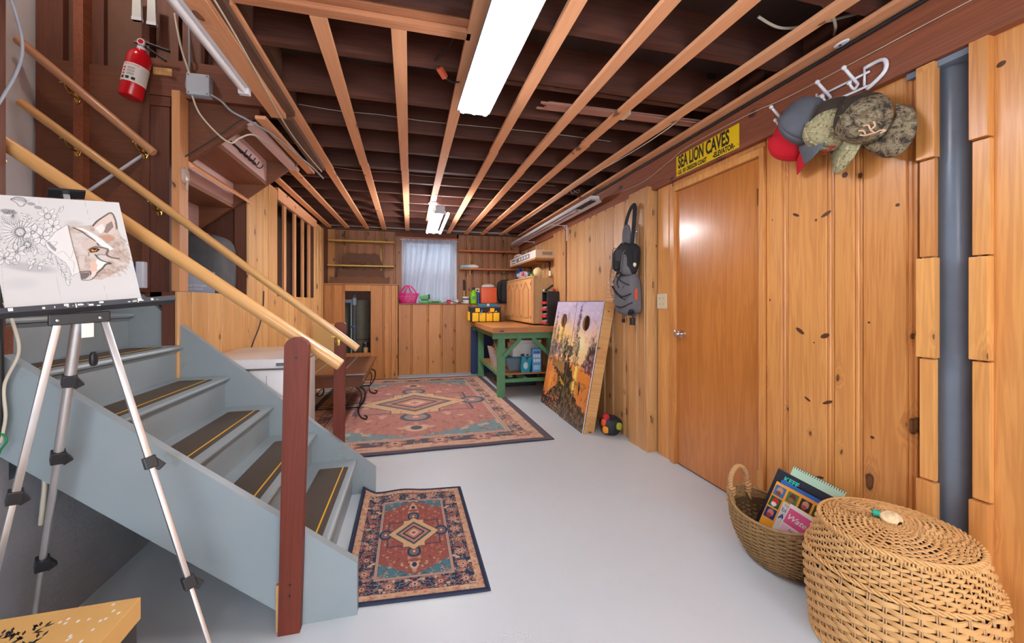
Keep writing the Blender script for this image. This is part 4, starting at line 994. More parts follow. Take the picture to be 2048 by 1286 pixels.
pp([(800, 770), (850, 750), (875, 800), (850, 860), (810, 880)], (214, 178, 158)); pp([(820, 860), (870, 850), (830, 910), (790, 920)], (222, 200, 186))
pp([(700, 870), (790, 865), (785, 900), (750, 930), (710, 935)], (110, 100, 98)); pl(sc([(700, 860), (790, 855), (800, 890)]), .005, DK); pl(sc([(710, 940), (800, 940), (860, 890)]), .004, DK)
CP.ell(*px(180, 960), .10, .06, (186, 184, 184), .5, 1.0); CP.ell(*px(1215, 1020), .03, .02, (206, 204, 203), .6, 1.0)
CANM = vcol('canvas_paint', .75)
paint_obj('picture', CP, lambda U, V: (U*CW, V*CH, .0165+0*U), CANM, can)
MB().box(0, CW, 0, CH, 0, .016, .001).build('stretched_canvas', plain('canvas_edge', (222, 218, 212), .8), can)

HP = (BLc+tx*CW*.62)  # easel head, below the ledge
head = Vector((-.948, 1.454, 1.150))
ea = thing('easel', 'aluminium tripod easel with black clamps holding the canvas', 'easel', (0, 0, 0))
back = -ez_
# ledge under the canvas
LM = frame_from(BLc-tx2*.25-up*.012-ez_*.004, tx2, up, ez_)
MB().box(0, CW+.33, -.004, .011, -.012, .032, 0, LM).build('ledge', plain('paint_spattered_black', (62, 62, 66), .6, vary=.3), ea)
sp = MB(); rr = random.Random(3)
for i in range(34):
    a = rr.uniform(.05, CW+.3); sp.box(a, a+rr.uniform(.002, .010), -.0045+rr.uniform(0, .011), -.002+rr.uniform(0, .012), .0318, .0324, 0, LM)
o = sp.build('paint_spatter', PAPER, ea); o['kind'] = 'stuff'
HM = frame_from(head, tx, Vector((0, 0, 1)), tx.cross(Vector((0, 0, 1))))
MB().box(-.062, .062, -.012, .020, -.020, .020, .003, HM).build('head_bracket', BLACK, ea)
for x in (-.045, .040):
    MB().lathe([(0, .004), (.004, .003), (.005, 0)], 10, HM @ Matrix.Translation((x, .002, .020))).build('rivet', STEEL, ea)
MB().box(.002, .028, -.055, .0, -.012, .010, .001, HM).build('mast_stub', ALU, ea)
feetL, feetR, feetB = Vector((-1.19, 1.40, 0)), Vector((-.536, 1.374, 0)), Vector((-1.185, 1.600, 0))
def leg(a, foot, wd, splits, name='leg', rnd=False):
    d = (foot-a); L = d.length; d.normalize(); r = wd
    lg = None; pts = [0]+[s for s in splits]+[1]
    for i in range(len(pts)-1):
        w_ = wd*(1-.17*i); p, q = a+d*L*pts[i], a+d*L*pts[i+1]
        mb = MB()
        if rnd: mb.cyl(p, q, w_*.5, n=14)
        else: mb.bar(p, q, w_, w_*.62, up=tx, b=.002)
        if lg is None: lg = mb.build(name, ALU, ea, smooth=40)
        else: mb.build('leg_section', ALU, lg, smooth=40)
    for s in splits:
        p = a+d*L*s
        MB().bar(p-d*.018, p+d*.018, wd*1.35, wd*1.15, up=tx, b=.003).bar(p-d*.004+tx*wd*.2, p+d*.024+tx*wd*.9, wd*.8, wd*.9, up=tx, b=.003).build('clamp', BLACK, lg)
    MB().bar(a+d*(L-.03), a+d*L, wd*.8, wd*.8, up=tx, b=.003).build('foot', BLACK, lg)
leg(head+tx*(-.045)+Vector((0, 0, -.01)), feetL, .026, (.42, .72))
leg(head+tx*(.050)+Vector((0, 0, -.01)), feetR, .026, (.375, .69))
leg(head+Vector((-.012, .012, 0)), feetB, .027, (.16, .365, .66), 'back_leg', True)
MB().blob(tuple(head+Vector((.02, .02, -.12))), (.008, .012, .022), .7, 10, 8).build('knob', BLACK, ea, smooth=True)
mtop = BLc+tx2*CW*.585+up*(CH+.028)-ez_*.012
MB().bar(tuple(head+Vector((0, .01, 0))), tuple(mtop), .024, .014, up=tx, b=.001).build('mast', ALU, ea)
MM = frame_from(mtop, tx2, up, ez_)
MB().box(-.038, .040, -.002, .004, -.012, .035, .001, MM).box(-.014, .008, -.022, .0, -.006, .010, .003, MM).build('top_clamp', BLACK, ea)

# ------------------------------------------------------------------ kraft box in the corner
t = thing('storage_box', 'kraft paper box lid printed with white dots and a black leafy tree, bottom left corner', 'box', (-.815, 1.07, 0), (0, 0, .02))
KR = plain('kraft_print', (214, 166, 96), .7)
MB().box(-.19, .155, -.16, .135, .40, .455, .002).build('lid', KR, t)
MB().box(-.185, .149, -.155, .129, 0, .40).build('body', plain('speckled_black', (58, 56, 54), .8, vary=.5), t)
db = MB()
for i in range(90):
    x, y = rr.uniform(-.18, .145), rr.uniform(-.15, .125)
    if (x+.045)**2+(y-.06)**2 > .0045: db.box(x-.0025, x+.0025, y-.0035, y+.0035, .4551, .4554)
o = db.build('white_dots', PAPER, t); o['kind'] = 'stuff'
lf = MB()
for i in range(90):
    a = rr.uniform(0, 6.28); d = .075*math.sqrt(rr.random()); x, y = -.045+d*math.cos(a), .045+d*.75*math.sin(a); a2 = rr.uniform(0, 3.14); c_, s__ = math.cos(a2), math.sin(a2)
    lf.prism([(x-c_*.009, y-s__*.009), (x-s__*.003, y+c_*.003), (x+c_*.009, y+s__*.009), (x+s__*.003, y-c_*.003)], .4552, .4556, 'Z')
o = lf.build('printed_leaves', SIGNK, t); o['kind'] = 'stuff'
MB().bar((-.045, -.10, .4554), (-.045, .04, .4554), .006, .0006).build('printed_trunk', SIGNK, t)

# ------------------------------------------------------------------ wicker
WICK = None
def wick_mat(name, a, b):
    m, nt, bb = newmat(name); v = objcoord(nt, rnd=False)
    c = mixc(nt, noise(nt, v, 26, 4, .7), rgba(a), rgba(b)); nt.links.new(c, bb.inputs['Base Color']); bb.inputs['Roughness'].default_value = .5
    bump(nt, bb, noise(nt, v, 220, 3), .3, .002); return m
WICK = wick_mat('willow', (236, 190, 128), (196, 140, 78)); WICKP = wick_mat('willow_stake', (222, 184, 136), (186, 138, 86)); SEAG = wick_mat('seagrass', (186, 150, 100), (124, 92, 54)); ROPE = wick_mat('rope', (214, 170, 116), (166, 118, 70))
def weave_rows(mb, rows, nst, amp, th, hh, sx=1, sy=1, spp=4, ph=0, wob=0, zf=None):
    """rows of (r, z, tilt): strips passing in front of one stake and behind the next"""
    seg = nst//2*spp; R = random.Random(4)
    for i, (r, z, nr, nz) in enumerate(rows):
        vs = []
        for k in range(seg):
            th_ = 2*PI*k/seg; s = math.cos(nst/2*th_+PI*i+ph)*amp
            hw = hh*(1+.12*math.sin(th_*3+i))
            for (dn, dt) in ((-th, -hw), (th, -hw*.8), (th, hw*.8), (-th, hw)):
                dd = s+dn; rr_ = r+dd*nr-dt*nz; zz = z+dd*nz+dt*nr+wob*math.sin(th_*2+i*.3)
                x, y = rr_*math.cos(th_)*sx, rr_*math.sin(th_)*sy
                if zf: zz += zf(th_)*z
                vs.append((x, y, zz))
        fs = [(k*4+j, k*4+(j+1) % 4, ((k+1) % seg)*4+(j+1) % 4, ((k+1) % seg)*4+j) for k in range(seg) for j in range(4)]
        mb.add(vs, fs)
hx_, hy_ = 1.625, 1.012
t = thing('wicker_hamper', 'large round wicker hamper with a woven lid in the right foreground', 'basket', (hx_, hy_, 0))
def hr(z):  # body radius by height
    k = z/.43; return .228+.022*math.sin(min(k, 1)*PI*.75)-.045*max(0, k-.62)/.38
mb = MB(); z = .012; rows = []
while z < .40:
    h = .0062 if z > .30 else .0088
    z += h*1.9; rows.append((hr(z), z, 1, 0))
lo = [r for r in rows if r[1] < .295]; hi = [r for r in rows if r[1] >= .305]
weave_rows(mb, lo, 40, .0075, .0020, .0080); weave_rows(mb, hi, 60, .0055, .0018, .0057)
mb.build('woven_body', WICK, t, smooth=60)['kind'] = 'stuff'
sm = MB()
for k in range(40):
    a = 2*PI*(k)/40
    for da in (-.012, .012):
        sm.tube([(hr(z)*math.cos(a+da), hr(z)*math.sin(a+da), z) for z in (.005, .06, .12, .18, .24, .30)], .0026, 5)
for k in range(60):
    a = 2*PI*k/60; sm.tube([(hr(z)*math.cos(a), hr(z)*math.sin(a), z) for z in (.29, .34, .40)], .0024, 5)
sm.build('stakes', WICKP, t, smooth=True)['kind'] = 'stuff'
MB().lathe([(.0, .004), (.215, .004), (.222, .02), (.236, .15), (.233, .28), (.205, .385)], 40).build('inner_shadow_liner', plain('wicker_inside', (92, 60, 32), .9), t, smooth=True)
def braid(mb, r, z, rr0, n, turns, amp, sx=1, sy=1, zf=None):
    for s in range(3):
        pts = []
        for k in range(n):
            a = 2*PI*k/n; q = turns*a+2*PI*s/3
            zz = z+amp*math.cos(q); r_2 = r+amp*math.sin(q)
            if zf: zz += zf(a)*z
            pts.append((r_2*math.cos(a)*sx, r_2*math.sin(a)*sy, zz))
        mb.tube(pts, rr0, 6, closed=True)
bm_ = MB(); braid(bm_, hr(.30)+.003, .300, .004, 240, 26, .005); bm_.build('braided_band', WICK, t, smooth=True)
bm_ = MB(); braid(bm_, hr(.02), .010, .005, 200, 24, .005); bm_.build('braided_foot', WICK, t, smooth=True)
rm = MB()
for k in range(150):
    a = 2*PI*k/150; c = Vector((.206*math.cos(a), .206*math.sin(a), .402)); e = Vector((math.cos(a), math.sin(a), 0))
    rm.tube([c+e*.006*math.cos(q)+Vector((0, 0, .009*math.sin(q))) for q in (0, 1.05, 2.1, 3.14, 4.2, 5.25)], .0033, 4, closed=True)
rm.build('wrapped_rim', WICK, t, smooth=True)
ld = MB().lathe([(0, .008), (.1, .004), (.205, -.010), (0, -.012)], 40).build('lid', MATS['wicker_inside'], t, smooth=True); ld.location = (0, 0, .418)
mb = MB(); rows = []; r = .022
def lz(r): return .020-.020*(r/.21)**2
while r < .198:
    step = .0062 if r < .07 else (.0098 if r < .16 else .0072)
    rows.append((r, lz(r), 0.12, 1)); r += step
def lid_rows(rows, nst, amp, hh):
    for i, (r, z, _, _) in enumerate(rows):
        seg = nst*2; vs = []
        for k in range(seg):
            a = 2*PI*k/seg; s = math.cos(nst/2*a+PI*i)*amp
            for (dr, dz) in ((-hh, -.0015), (hh, -.0015), (hh*.8, .0015), (-hh*.8, .0015)):
                vs.append(((r+dr)*math.cos(a), (r+dr)*math.sin(a), z+s+dz))
        mb.add(vs, [(k*4+j, k*4+(j+1) % 4, ((k+1) % seg)*4+(j+1) % 4, ((k+1) % seg)*4+j) for k in range(seg) for j in range(4)])
lid_rows([q for q in rows if q[0] < .075], 28, .0030, .0026); lid_rows([q for q in rows if .075 <= q[0] < .162], 40, .0052, .0046); lid_rows([q for q in rows if q[0] >= .162], 60, .0034, .0034)
mb.build('woven_top', WICK, ld, smooth=60)['kind'] = 'stuff'
sm = MB()
for k in range(48):
    a = 2*PI*k/48; sm.tube([(r*math.cos(a), r*math.sin(a), lz(r)) for r in ((.02, .09, .15, .20) if k % 2 == 0 or 1 else (.08, .2))], .0024, 5)
sm.build('spokes', WICKP, ld, smooth=True)['kind'] = 'stuff'
bm_ = MB(); braid(bm_, .206, -.002, .0042, 220, 24, .005); bm_.build('braided_edge', WICK, ld, smooth=True)
kn = MB().blob((.012, -.004, .034), (.026, .020, .014), .9, 18, 10, .08, 3).tube(spline([(.03, -.02, .026), (.04, -.01, .034), (.03, .01, .040), (.0, .012, .036), (-.012, -.004, .030), (.004, -.022, .030), (.024, -.012, .044), (.030, .002, .040)], 6), .009, 8).build('shell_knob', plain('shell', (232, 204, 160), .4), ld, smooth=True)
kn.location = (-.02, .01, 0)
fr = MB()
for i in range(38):
    a = rr.uniform(-.3, .3); L = rr.uniform(.05, .09)
    d = Vector((-.9*math.cos(a)+.2, .55+a, .10)).normalized()
    p0 = Vector((-.03, .04, .034)); L *= 1.2; fr.tube([p0, p0+d*L*.5+Vector((0, 0, rr.uniform(0, .012))), p0+d*L+Vector((rr.uniform(-.01, .01), rr.uniform(-.01, .01), rr.uniform(-.004, .01)))], .0018, 4)
o = fr.build('frayed_tassel', ROPE, ld); o['kind'] = 'stuff'
MB().cyl((-.018, .030, .034), (-.034, .046, .036), .011, n=12).build('green_thread', plain('teal_thread', (30, 160, 130), .6), ld, smooth=40)

# seagrass basket with rope handles, holding books
bx0, by0 = 1.645, 1.475; SXB, SYB = .165, .222
t = thing('seagrass_basket', 'brown seagrass basket with rope handles holding art books, beside the big hamper', 'basket', (bx0, by0, 0), (0, 0, .12)); t.scale = (1, 1, .9)
def br(z): k = min(1, z/.24); return .52+.50*math.sin(k*PI*.58)**.8-.03*k
def endrise(a): return .20*abs(math.sin(a))**3
mb = MB(); rows = [(br(.006+.0093*i), .006+.0093*i, 1, 0) for i in range(26)]
for i, (r, z, _, _) in enumerate(rows):
    nst = 36; seg = nst*2; vs = []
    for k in range(seg):
        a = 2*PI*k/seg; s = math.cos(nst/2*a+PI*i)*.0062; zz = z*(1+endrise(a))
        for (dn, dt) in ((-.0028, -.0040), (.0028, -.0030), (.0028, .0030), (-.0028, .0040)):
            vs.append((r*SXB*math.cos(a)+(s+dn)*math.cos(a), r*SYB*math.sin(a)+(s+dn)*math.sin(a), zz+dt))
    mb.add(vs, [(k*4+j, k*4+(j+1) % 4, ((k+1) % seg)*4+(j+1) % 4, ((k+1) % seg)*4+j) for k in range(seg) for j in range(4)])
mb.build('woven_body', SEAG, t, smooth=60)['kind'] = 'stuff'
sm = MB()
for k in range(36):
    a = 2*PI*k/36; sm.tube([(br(z)*SXB*math.cos(a), br(z)*SYB*math.sin(a), z*(1+endrise(a))) for z in (.004, .04, .09, .15, .20, .245)], .0034, 5)
sm.build('stakes', SEAG, t, smooth=True)['kind'] = 'stuff'
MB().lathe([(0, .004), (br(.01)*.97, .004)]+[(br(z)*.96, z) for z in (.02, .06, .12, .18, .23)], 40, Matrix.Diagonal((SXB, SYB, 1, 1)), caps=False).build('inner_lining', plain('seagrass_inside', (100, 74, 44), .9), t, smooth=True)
bm_ = MB(); braid(bm_, br(.245), .247, .0045, 200, 36, .0045, SXB, SYB, endrise)
rim_pts = [(br(.245)*SXB*math.cos(a), br(.245)*SYB*math.sin(a), .247*(1+endrise(a))) for a in [2*PI*k/120 for k in range(120)]]
MB().tube(rim_pts, .007, 8, closed=True).build('rim', SEAG, t, smooth=True)
def rope(parent, pts, r, twist, name='handle'):
    P_ = spline(pts, 14); mb = MB(); n = len(P_)
    for s in range(3):
        q = []
        for i, p in enumerate(P_):
            tn = (P_[min(i+1, n-1)]-P_[max(i-1, 0)]).normalized(); u = tn.cross(Vector((.3, .9, .2))).normalized(); v = tn.cross(u); a = twist*i/n*2*PI+2*PI*s/3
            q.append(p+(u*math.cos(a)+v*math.sin(a))*r*.55)
        mb.tube(q, r*.62, 7)
    return mb.build(name, ROPE, parent, smooth=True)
for sgn in (1, -1):
    yy = SYB*.93*sgn
    h = rope(t, [(-.052, yy*.98, .255), (-.060, yy*1.0, .31), (-.050, yy*1.02, .365), (-.02, yy*1.03, .40), (.02, yy*1.03, .40), (.050, yy*1.02, .365), (.060, yy*1.0, .31), (.052, yy*.98, .255)], .011, 9)
    for x in (-.056, .056):
        k = MB()
        for q in range(3): k.tube(spline([(x-.014, yy-.012, .262+.016*q), (x, yy-.018*sgn, .270+.016*q), (x+.016, yy, .262+.016*q), (x, yy+.018, .258+.016*q)], 4, True), .008, 7, closed=True)
        k.tube(spline([(x, yy, .30), (x+.004, yy+.016*sgn, .25), (x, yy+.018*sgn, .215)], 4), .0085, 7); k.tube(spline([(x, yy, .30), (x-.012, yy-.02*sgn, .25), (x-.002, yy-.022*sgn, .225)], 4), .007, 7)
        k.build('knot', ROPE, h, smooth=True)

# ------------------------------------------------------------------ books in the seagrass basket
def book(name, label, w_, h_, th, M, cover, group='books and pads in the basket'):
    t = thing(name, label, 'book', (0, 0, 0), group=group); t.matrix_world = M
    MB().box(-w_/2+.002, w_/2-.002, .002, h_-.002, -th/2+.001, th/2-.001).build('pages', PAPER, t)
    MB().box(-w_/2, w_/2, 0, h_, th/2-.001, th/2, .0003).box(-w_/2, w_/2, 0, h_, -th/2, -th/2+.001, .0003).box(-w_/2, -w_/2+.0015, 0, h_, -th/2, th/2).build('cover', cover, t)
    return t
def bookM(cx, cy, z0, yaw, roll, leanb):
    return Matrix.Translation((cx, cy, z0)) @ Matrix.Rotation(yaw, 4, 'Z') @ Matrix.Rotation(PI/2-leanb, 4, 'X') @ Matrix.Rotation(roll, 4, 'Z')
YW = math.radians(-58)
BOOKS_Y = .05
BW = dict(o=plain('orange_cover', (238, 160, 50), .35), k=plain('black_cover', (38, 40, 52), .35), b=plain('blue_cover', (40, 100, 180), .35), p=plain('pink_cover', (226, 86, 140), .35), g=plain('mint_cover', (176, 206, 180), .5), w=PAPER)
b1 = book('art_book', 'big orange art book with a grid of small photos and blue title', .215, .275, .012, bookM(1.615, 1.45, .075, YW, -.30, .28), BW['o'])
def pic(x, y, cols):
    P_ = Paint(14, 14, cols[0]); 
    P_.ell(.5, .55, .3, .35, cols[1]); P_.ell(.45, .3, .25, .2, cols[2])
    return paint_obj('photo', P_, lambda U, V: (x+U*.042, y+V*.048, .0068+0*U), CANM, b1)
cs = [[(70, 110, 160), (190, 140, 110), (120, 70, 50)], [(90, 120, 70), (110, 60, 40), (150, 110, 90)], [(60, 50, 40), (210, 150, 130), (170, 90, 80)], [(50, 80, 40), (200, 60, 40), (230, 200, 60)], [(40, 90, 60), (210, 40, 40), (230, 220, 210)], [(20, 50, 110), (200, 120, 110), (160, 60, 50)]]
for i, (x, y) in enumerate(((-.103, .215), (-.052, .215), (-.001, .215), (.050, .215), (-.103, .160), (-.103, .105))): pic(x, y, cs[i])
bx('title_panel', -.054, .10, .06, .208, .0062, .0066, PAPER, b1)
BLUE_T = plain('title_blue', (24, 70, 150), .4)
text('lettering', 'LEE HAMMOND\'S' if False else 'THE', .014, BLUE_T, b1, (-.048, .196, .0068), (0, 0, 0), 1, 'LEFT')
text('lettering', 'big book', .026, BLUE_T, b1, (-.05, .174, .0068), (0, 0, 0), 1, 'LEFT'); text('lettering', 'ACRYLIC', .032, BLUE_T, b1, (-.05, .140, .0068), (0, 0, 0), 1, 'LEFT', bold=.001)
b2 = book('watercolor_book', 'pink and white book titled Watercolor in front of the orange book', .17, .22, .010, bookM(1.575, 1.365, .085, YW, -.36, .22), BW['w'])
bx('pink_panel', -.08, .08, .135, .205, .0052, .0056, BW['p'], b2); bx('pale_panel', -.08, .08, .02, .13, .0052, .0056, plain('pale_pink', (236, 190, 205), .5), b2)
text('lettering', 'Watercolor', .034, PAPER, b2, (0, .168, .006), (0, 0, 0), .95, shear=.3, bold=.0006); text('lettering', 'Success in Painting', .014, SIGNK, b2, (0, .118, .006), (0, 0, 0), 1, shear=.3)
b3 = book('blue_book', 'blue book with yellow letters standing behind the orange art book', .21, .27, .012, bookM(1.645, 1.45, .085, YW, -.30, .24), BW['b'])
text('lettering', 'OILS', .05, YELLOW, b3, (.06, .19, .007), (0, 0, 0), .7)
b4 = book('black_book', 'black book with teal lettering behind the blue book', .22, .29, .018, bookM(1.67, 1.49, .10, YW, -.30, .22), BW['k'])
TEALT = plain('teal_letter', (60, 200, 180), .4)
text('lettering', 'KEFF', .032, TEALT, b4, (-.045, .258, .0096), (0, 0, 0), .9, bold=.001); text('lettering', 'KEFF', .032, TEALT, b4, (.065, .215, .0096), (0, 0, 0), .9, bold=.001)
b5 = book('sketch_pad', 'mint green spiral bound sketch pad at the back of the basket', .20, .30, .014, bookM(1.71, 1.46, .115, YW, -.30, .18), BW['g'])
for k in range(22): MB().tube([(-.095+.009*k, .296+.008*math.cos(q), .008*math.sin(q)) for q in [j*PI/4 for j in range(8)]], .0012, 4, closed=True).build('spiral_ring', BLACK, b5)

# ------------------------------------------------------------------ caps and the white hook rack
t = thing('coat_hook_rack', 'white iron hook rack with long pegs on the girder, carrying the caps', 'hook rack', (1.872, 1.43, 2.14))
hk = MB()
hk.tube([(-.006, .20, -.012), (-.006, -.18, -.028)], .005, 6).tube([(-.006, .20, .035), (-.006, -.18, .03)], .005, 6)
hk.tube(spline([(-.006, .20, .035), (-.006, .235, .01), (-.006, .20, -.012)], 5), .006, 7).tube(spline([(-.006, -.16, .055), (-.006, -.23, .05), (-.006, -.235, 0), (-.006, -.17, -.04)], 5), .008, 7)
for y in (.19, .045, -.16): hk.tube([(-.006, y, -.02), (-.006, y, .05)], .005, 6)
hk.build('frame', WHITE, t, smooth=True)
for y in (.22, -.02, -.135):
    MB().tube([(-.006, y, .0), (-.07, y+.01, .065)], .0065, 8).blob((-.072, y+.01, .067), (.010, .010, .010), 1, 10, 8).build('hook', WHITE, t, smooth=True)
    MB().tube(spline([(-.006, y, .0), (-.03, y, -.025), (-.055, y, -.005)], 4), .0055, 7).blob((-.056, y, -.002), (.009, .009, .009), 1, 10, 8).build('hook', WHITE, t, smooth=True)
def camo(name, cols, sc_=60):
    m, nt, b = newmat(name); v = objcoord(nt); n1 = noise(nt, v, sc_*.45, 3, .7, .5); n2 = noise(nt, v, sc_*1.1, 4, .7, .8)
    c = ramp(nt, n1, [(0, lin(cols[0])), (.42, lin(cols[1])), (.52, lin(cols[2])), (.62, lin(cols[3]))], 'CONSTANT')
    c = mixc(nt, ramp(nt, n2, [(.58, (0, 0, 0)), (.6, (1, 1, 1))]), c, rgba(cols[4])); nt.links.new(c, b.inputs['Base Color']); b.inputs['Roughness'].default_value = .9
    bump(nt, b, noise(nt, v, 600, 2), .3, .001); return m
def cap(name, label, mat, M, brim_mat=None, rear=None, rb=.097, brimL=.10, sag=0, seed=1):
    """cap in its own frame: opening in the z=0 plane, crown up +z, brim towards +x"""
    t = thing(name, label, 'cap', group='caps on the white hooks'); t.matrix_world = M @ Matrix.Scale(1.12, 4)
    def fn(u, v):
        a = 2*PI*u; ph = v*PI/2; r = rb*math.cos(ph)**.72 if v < 1 else 0
        w_ = 1+.05*math.sin(3*a+seed)*math.sin(ph*2)
        z = .105*math.sin(ph)*(1+.12*math.cos(a))
        return (r*math.cos(a)*1.08*w_, r*math.sin(a)*w_*.86, z+sag*math.sin(2*a+seed)*math.sin(ph*2))
    m = MB(); m.sheet(fn, 36, 14); cr = m.build('crown', mat, t, smooth=True)
    so = cr.modifiers.new('thick', 'SOLIDIFY'); so.thickness = .002
    if rear is not None:
        m = MB(); m.sheet(lambda u, v: tuple(c*1.012 for c in fn(.27+.46*u, .02+.93*v)), 20, 12); m.build('mesh_panel', rear, t, smooth=True)
    sm = MB()
    for k in range(6): sm.tube([tuple(c*1.01 for c in fn((k+.5)/6 % 1, v)) for v in [j/10 for j in range(10)]], .0009, 4)
    sm.build('seams', brim_mat or mat, t)
    def bf(u, v):
        a = (u-.5)*2.3; x0 = rb*1.06*math.cos(a); y0 = rb*.86*math.sin(a)
        L = brimL*max(0, math.cos(a*1.25))**.6
        x = x0+L*v; y = y0*(1+.10*v); return (x, y, -.004-.35*y*y/rb*1.0*(.3+v)-.010*v)
    b_ = MB().sheet(bf, 24, 8).build('brim', brim_mat or mat, t, smooth=True); so = b_.modifiers.new('thick', 'SOLIDIFY'); so.thickness = .003
    MB().blob((0, 0, .107), (.006, .006, .003), 1, 10, 6).build('button', mat, t, smooth=True)
    return t
def capM(x, y, z, face, brim):
    """face: direction the crown top points, brim: direction of the brim"""
    f = Vector(face).normalized(); b = Vector(brim); b = (b-f*b.dot(f)).normalized(); y_ = f.cross(b)
    return frame_from(Vector((x, y, z)), b, y_, f)
REDF = plain('red_felt', (196, 14, 34), .9); GREYF = plain('grey_wool', (92, 94, 102), .95, vary=.18)
CAMO1 = camo('camo_light', [(120, 112, 84), (172, 160, 122), (150, 146, 108), (196, 184, 150), (104, 100, 76)]); CAMO2 = camo('camo_dark', [(60, 54, 46), (110, 96, 74), (140, 132, 104), (84, 62, 52), (156, 128, 104)])
MESHB = plain('brown_mesh', (62, 52, 44), .9, vary=.3)
CAP_RED = cap('baseball_cap', 'red cap tucked behind the grey cap on the hook rack', REDF, capM(1.842, 1.54, 2.015, (-.6, .6, .1), (.05, .25, -1)), brimL=.06)
CAP_GREY = cap('baseball_cap', 'plain grey wool cap hanging brim down', GREYF, capM(1.80, 1.465, 2.045, (-.85, .28, .25), (-.15, -.35, -1)), sag=.006)
CAP_C1 = cap('baseball_cap', 'light camouflage cap with red stitching between the grey and dark caps', CAMO1, capM(1.83, 1.355, 1.99, (-.85, .32, .10), (-.15, -.1, -1)), rear=MESHB, sag=.008, seed=3)
CAP_C2 = cap('baseball_cap', 'dark camouflage mesh back cap with a stitched emblem, nearest of the caps', CAMO2, capM(1.83, 1.235, 1.96, (-.95, .12, .05), (-.25, -.62, -.80)), rear=MESHB, seed=5)
REDT = plain('red_thread', (190, 40, 48), .6); TANT = plain('tan_thread', (222, 180, 150), .7)
o = MB()
for pts in ([(0, -.014, 0), (.004, 0, .0), (.012, .012, 0), (.006, .02, 0)], [(.0, -.012, 0), (-.012, .0, 0), (-.016, .012, 0)], [(-.010, .002, 0), (-.004, .012, 0), (-.008, .022, 0)], [(.004, 0, 0), (.016, -.002, 0), (.024, .008, 0)], [(0, -.014, 0), (.010, -.020, 0), (.014, -.030, 0), (.004, -.024, 0)]):
    o.tube(spline(pts, 4), .0022, 5)
em = o.build('emblem', TANT, CAP_C2, smooth=True); em.matrix_basis = Matrix.Translation((.101, 0, .060)) @ Matrix.Rotation(.95, 4, 'Y') @ Matrix.Rotation(PI/2, 4, 'Z') @ Matrix.Scale(1.3, 4)
lt = text('lettering', 'UCAS', .022, REDT, CAP_C1, (0, 0, 0), (0, 0, 0), 1.2, bold=.0006)
lt.matrix_basis = Matrix.Translation((.112, 0, .030)) @ Matrix.Rotation(1.25, 4, 'Y') @ Matrix.Rotation(PI/2, 4, 'Z')
# ------------------------------------------------------------------ grey sling pack with net and tools on the far wall
t = thing('sling_backpack', 'black and grey fishing sling pack hanging on the far pine wall with a landing net', 'backpack', (1.80, 2.985, 1.12)); t.scale = (1.15, 1.45, 1)
GRF = plain('pack_grey', (104, 102, 106), .85, vary=.15); BKF = plain('pack_black', (34, 34, 38), .85, vary=.3)
RX = Matrix.Rotation(.12, 4, 'X')
MB().blob((-.035, .01, .15), (.065, .095, .17), .55, 28, 18, .05, 2).build('main_pouch', GRF, t, smooth=True)
MB().blob((-.025, .012, .035), (.060, .085, .055), .7, 20, 10, .03, 5).build('bottom_pouch', BKF, t, smooth=True)
MB().blob((-.05, -.01, .44), (.062, .080, .125), .55, 28, 18, .05, 4).build('front_pouch', BKF, t, smooth=True)
MB().blob((-.09, .035, .43), (.030, .050, .085), .6, 16, 12, .02, 6).build('front_pocket', plain('pack_flap', (24, 24, 27), .8), t, smooth=True)
MB().blob((-.075, -.045, .40), (.035, .038, .10), .6, 16, 12, .02, 7).build('side_pocket', GRF, t, smooth=True)
s_ = MB()
s_.tube(spline([(-.02, .04, .52), (-.03, .045, .66), (-.02, .03, .80), (-.01, -.01, .885), (-.01, -.035, .86), (-.02, -.04, .72), (-.03, -.035, .56)], 7), .018, 8, flat=.35)
s_.build('shoulder_strap', BKF, t, smooth=True)
MB().blob((-.03, .025, .62), (.02, .04, .12), .8, 16, 10).build('strap_pad', GRF, t, smooth=True)
MB().tube(spline([(-.06, .10, .42), (-.07, .12, .50), (-.04, .09, .57), (-.03, .05, .60)], 5), .007, 6).tube(spline([(-.05, .09, .36), (-.07, .10, .28), (-.09, .08, .22), (-.10, .05, .18), (-.10, .0, .13), (-.09, -.05, .10)], 6), .009, 6, flat=.5).tube(spline([(-.09, -.02, .34), (-.10, .03, .26), (-.10, .01, .20)], 5), .007, 6).build('webbing', BKF, t, smooth=True)
MB().bar((-.055, .085, .37), (-.085, .105, .25), .035, .006).build('buckle_strap', BKF, t)
MB().tube(spline([(-.102, .085, .22), (-.112, .02, .155), (-.110, -.04, .13), (-.085, -.095, .15)], 6), .010, 7, flat=.4).tube(spline([(-.104, .04, .30), (-.108, -.03, .25), (-.09, -.085, .22)], 6), .004, 6).tube(spline([(-.075, .095, .08), (-.1, .03, .045), (-.1, -.03, .045), (-.07, -.09, .08)], 6), .008, 7, flat=.5).build('trim_strap', BKF, t, smooth=True)
MB().blob((-.10, .0, .47), (.022, .040, .055), .55, 16, 12).build('mesh_pocket', plain('pack_mid', (58, 58, 63), .9), t, smooth=True)
MB().tube(spline([(-.125, .058, .36), (-.135, .035, .52), (-.11, .015, .53)], 6), .003, 6).tube(spline([(-.112, -.02, .33), (-.112, -.05, .48), (-.08, -.07, .52)], 6), .0035, 6).build('piping', GRF, t, smooth=True)
MB().tube([(-.10+.0, .028, .50), (-.12, .020, .36)], .002, 5).tube([(-.10, -.045, .22), (-.098, .06, .09)], .002, 5).build('zipper', BLACK, t)
MB().cyl((-.05, -.085, .40), (-.05, -.085, .50), .016, n=12).build('tool_holder', BKF, t, smooth=40)
MB().blob((-.05, -.085, .385), (.013, .013, .020), 1, 12, 8).build('floatant_bottle', CREAM, t, smooth=True)
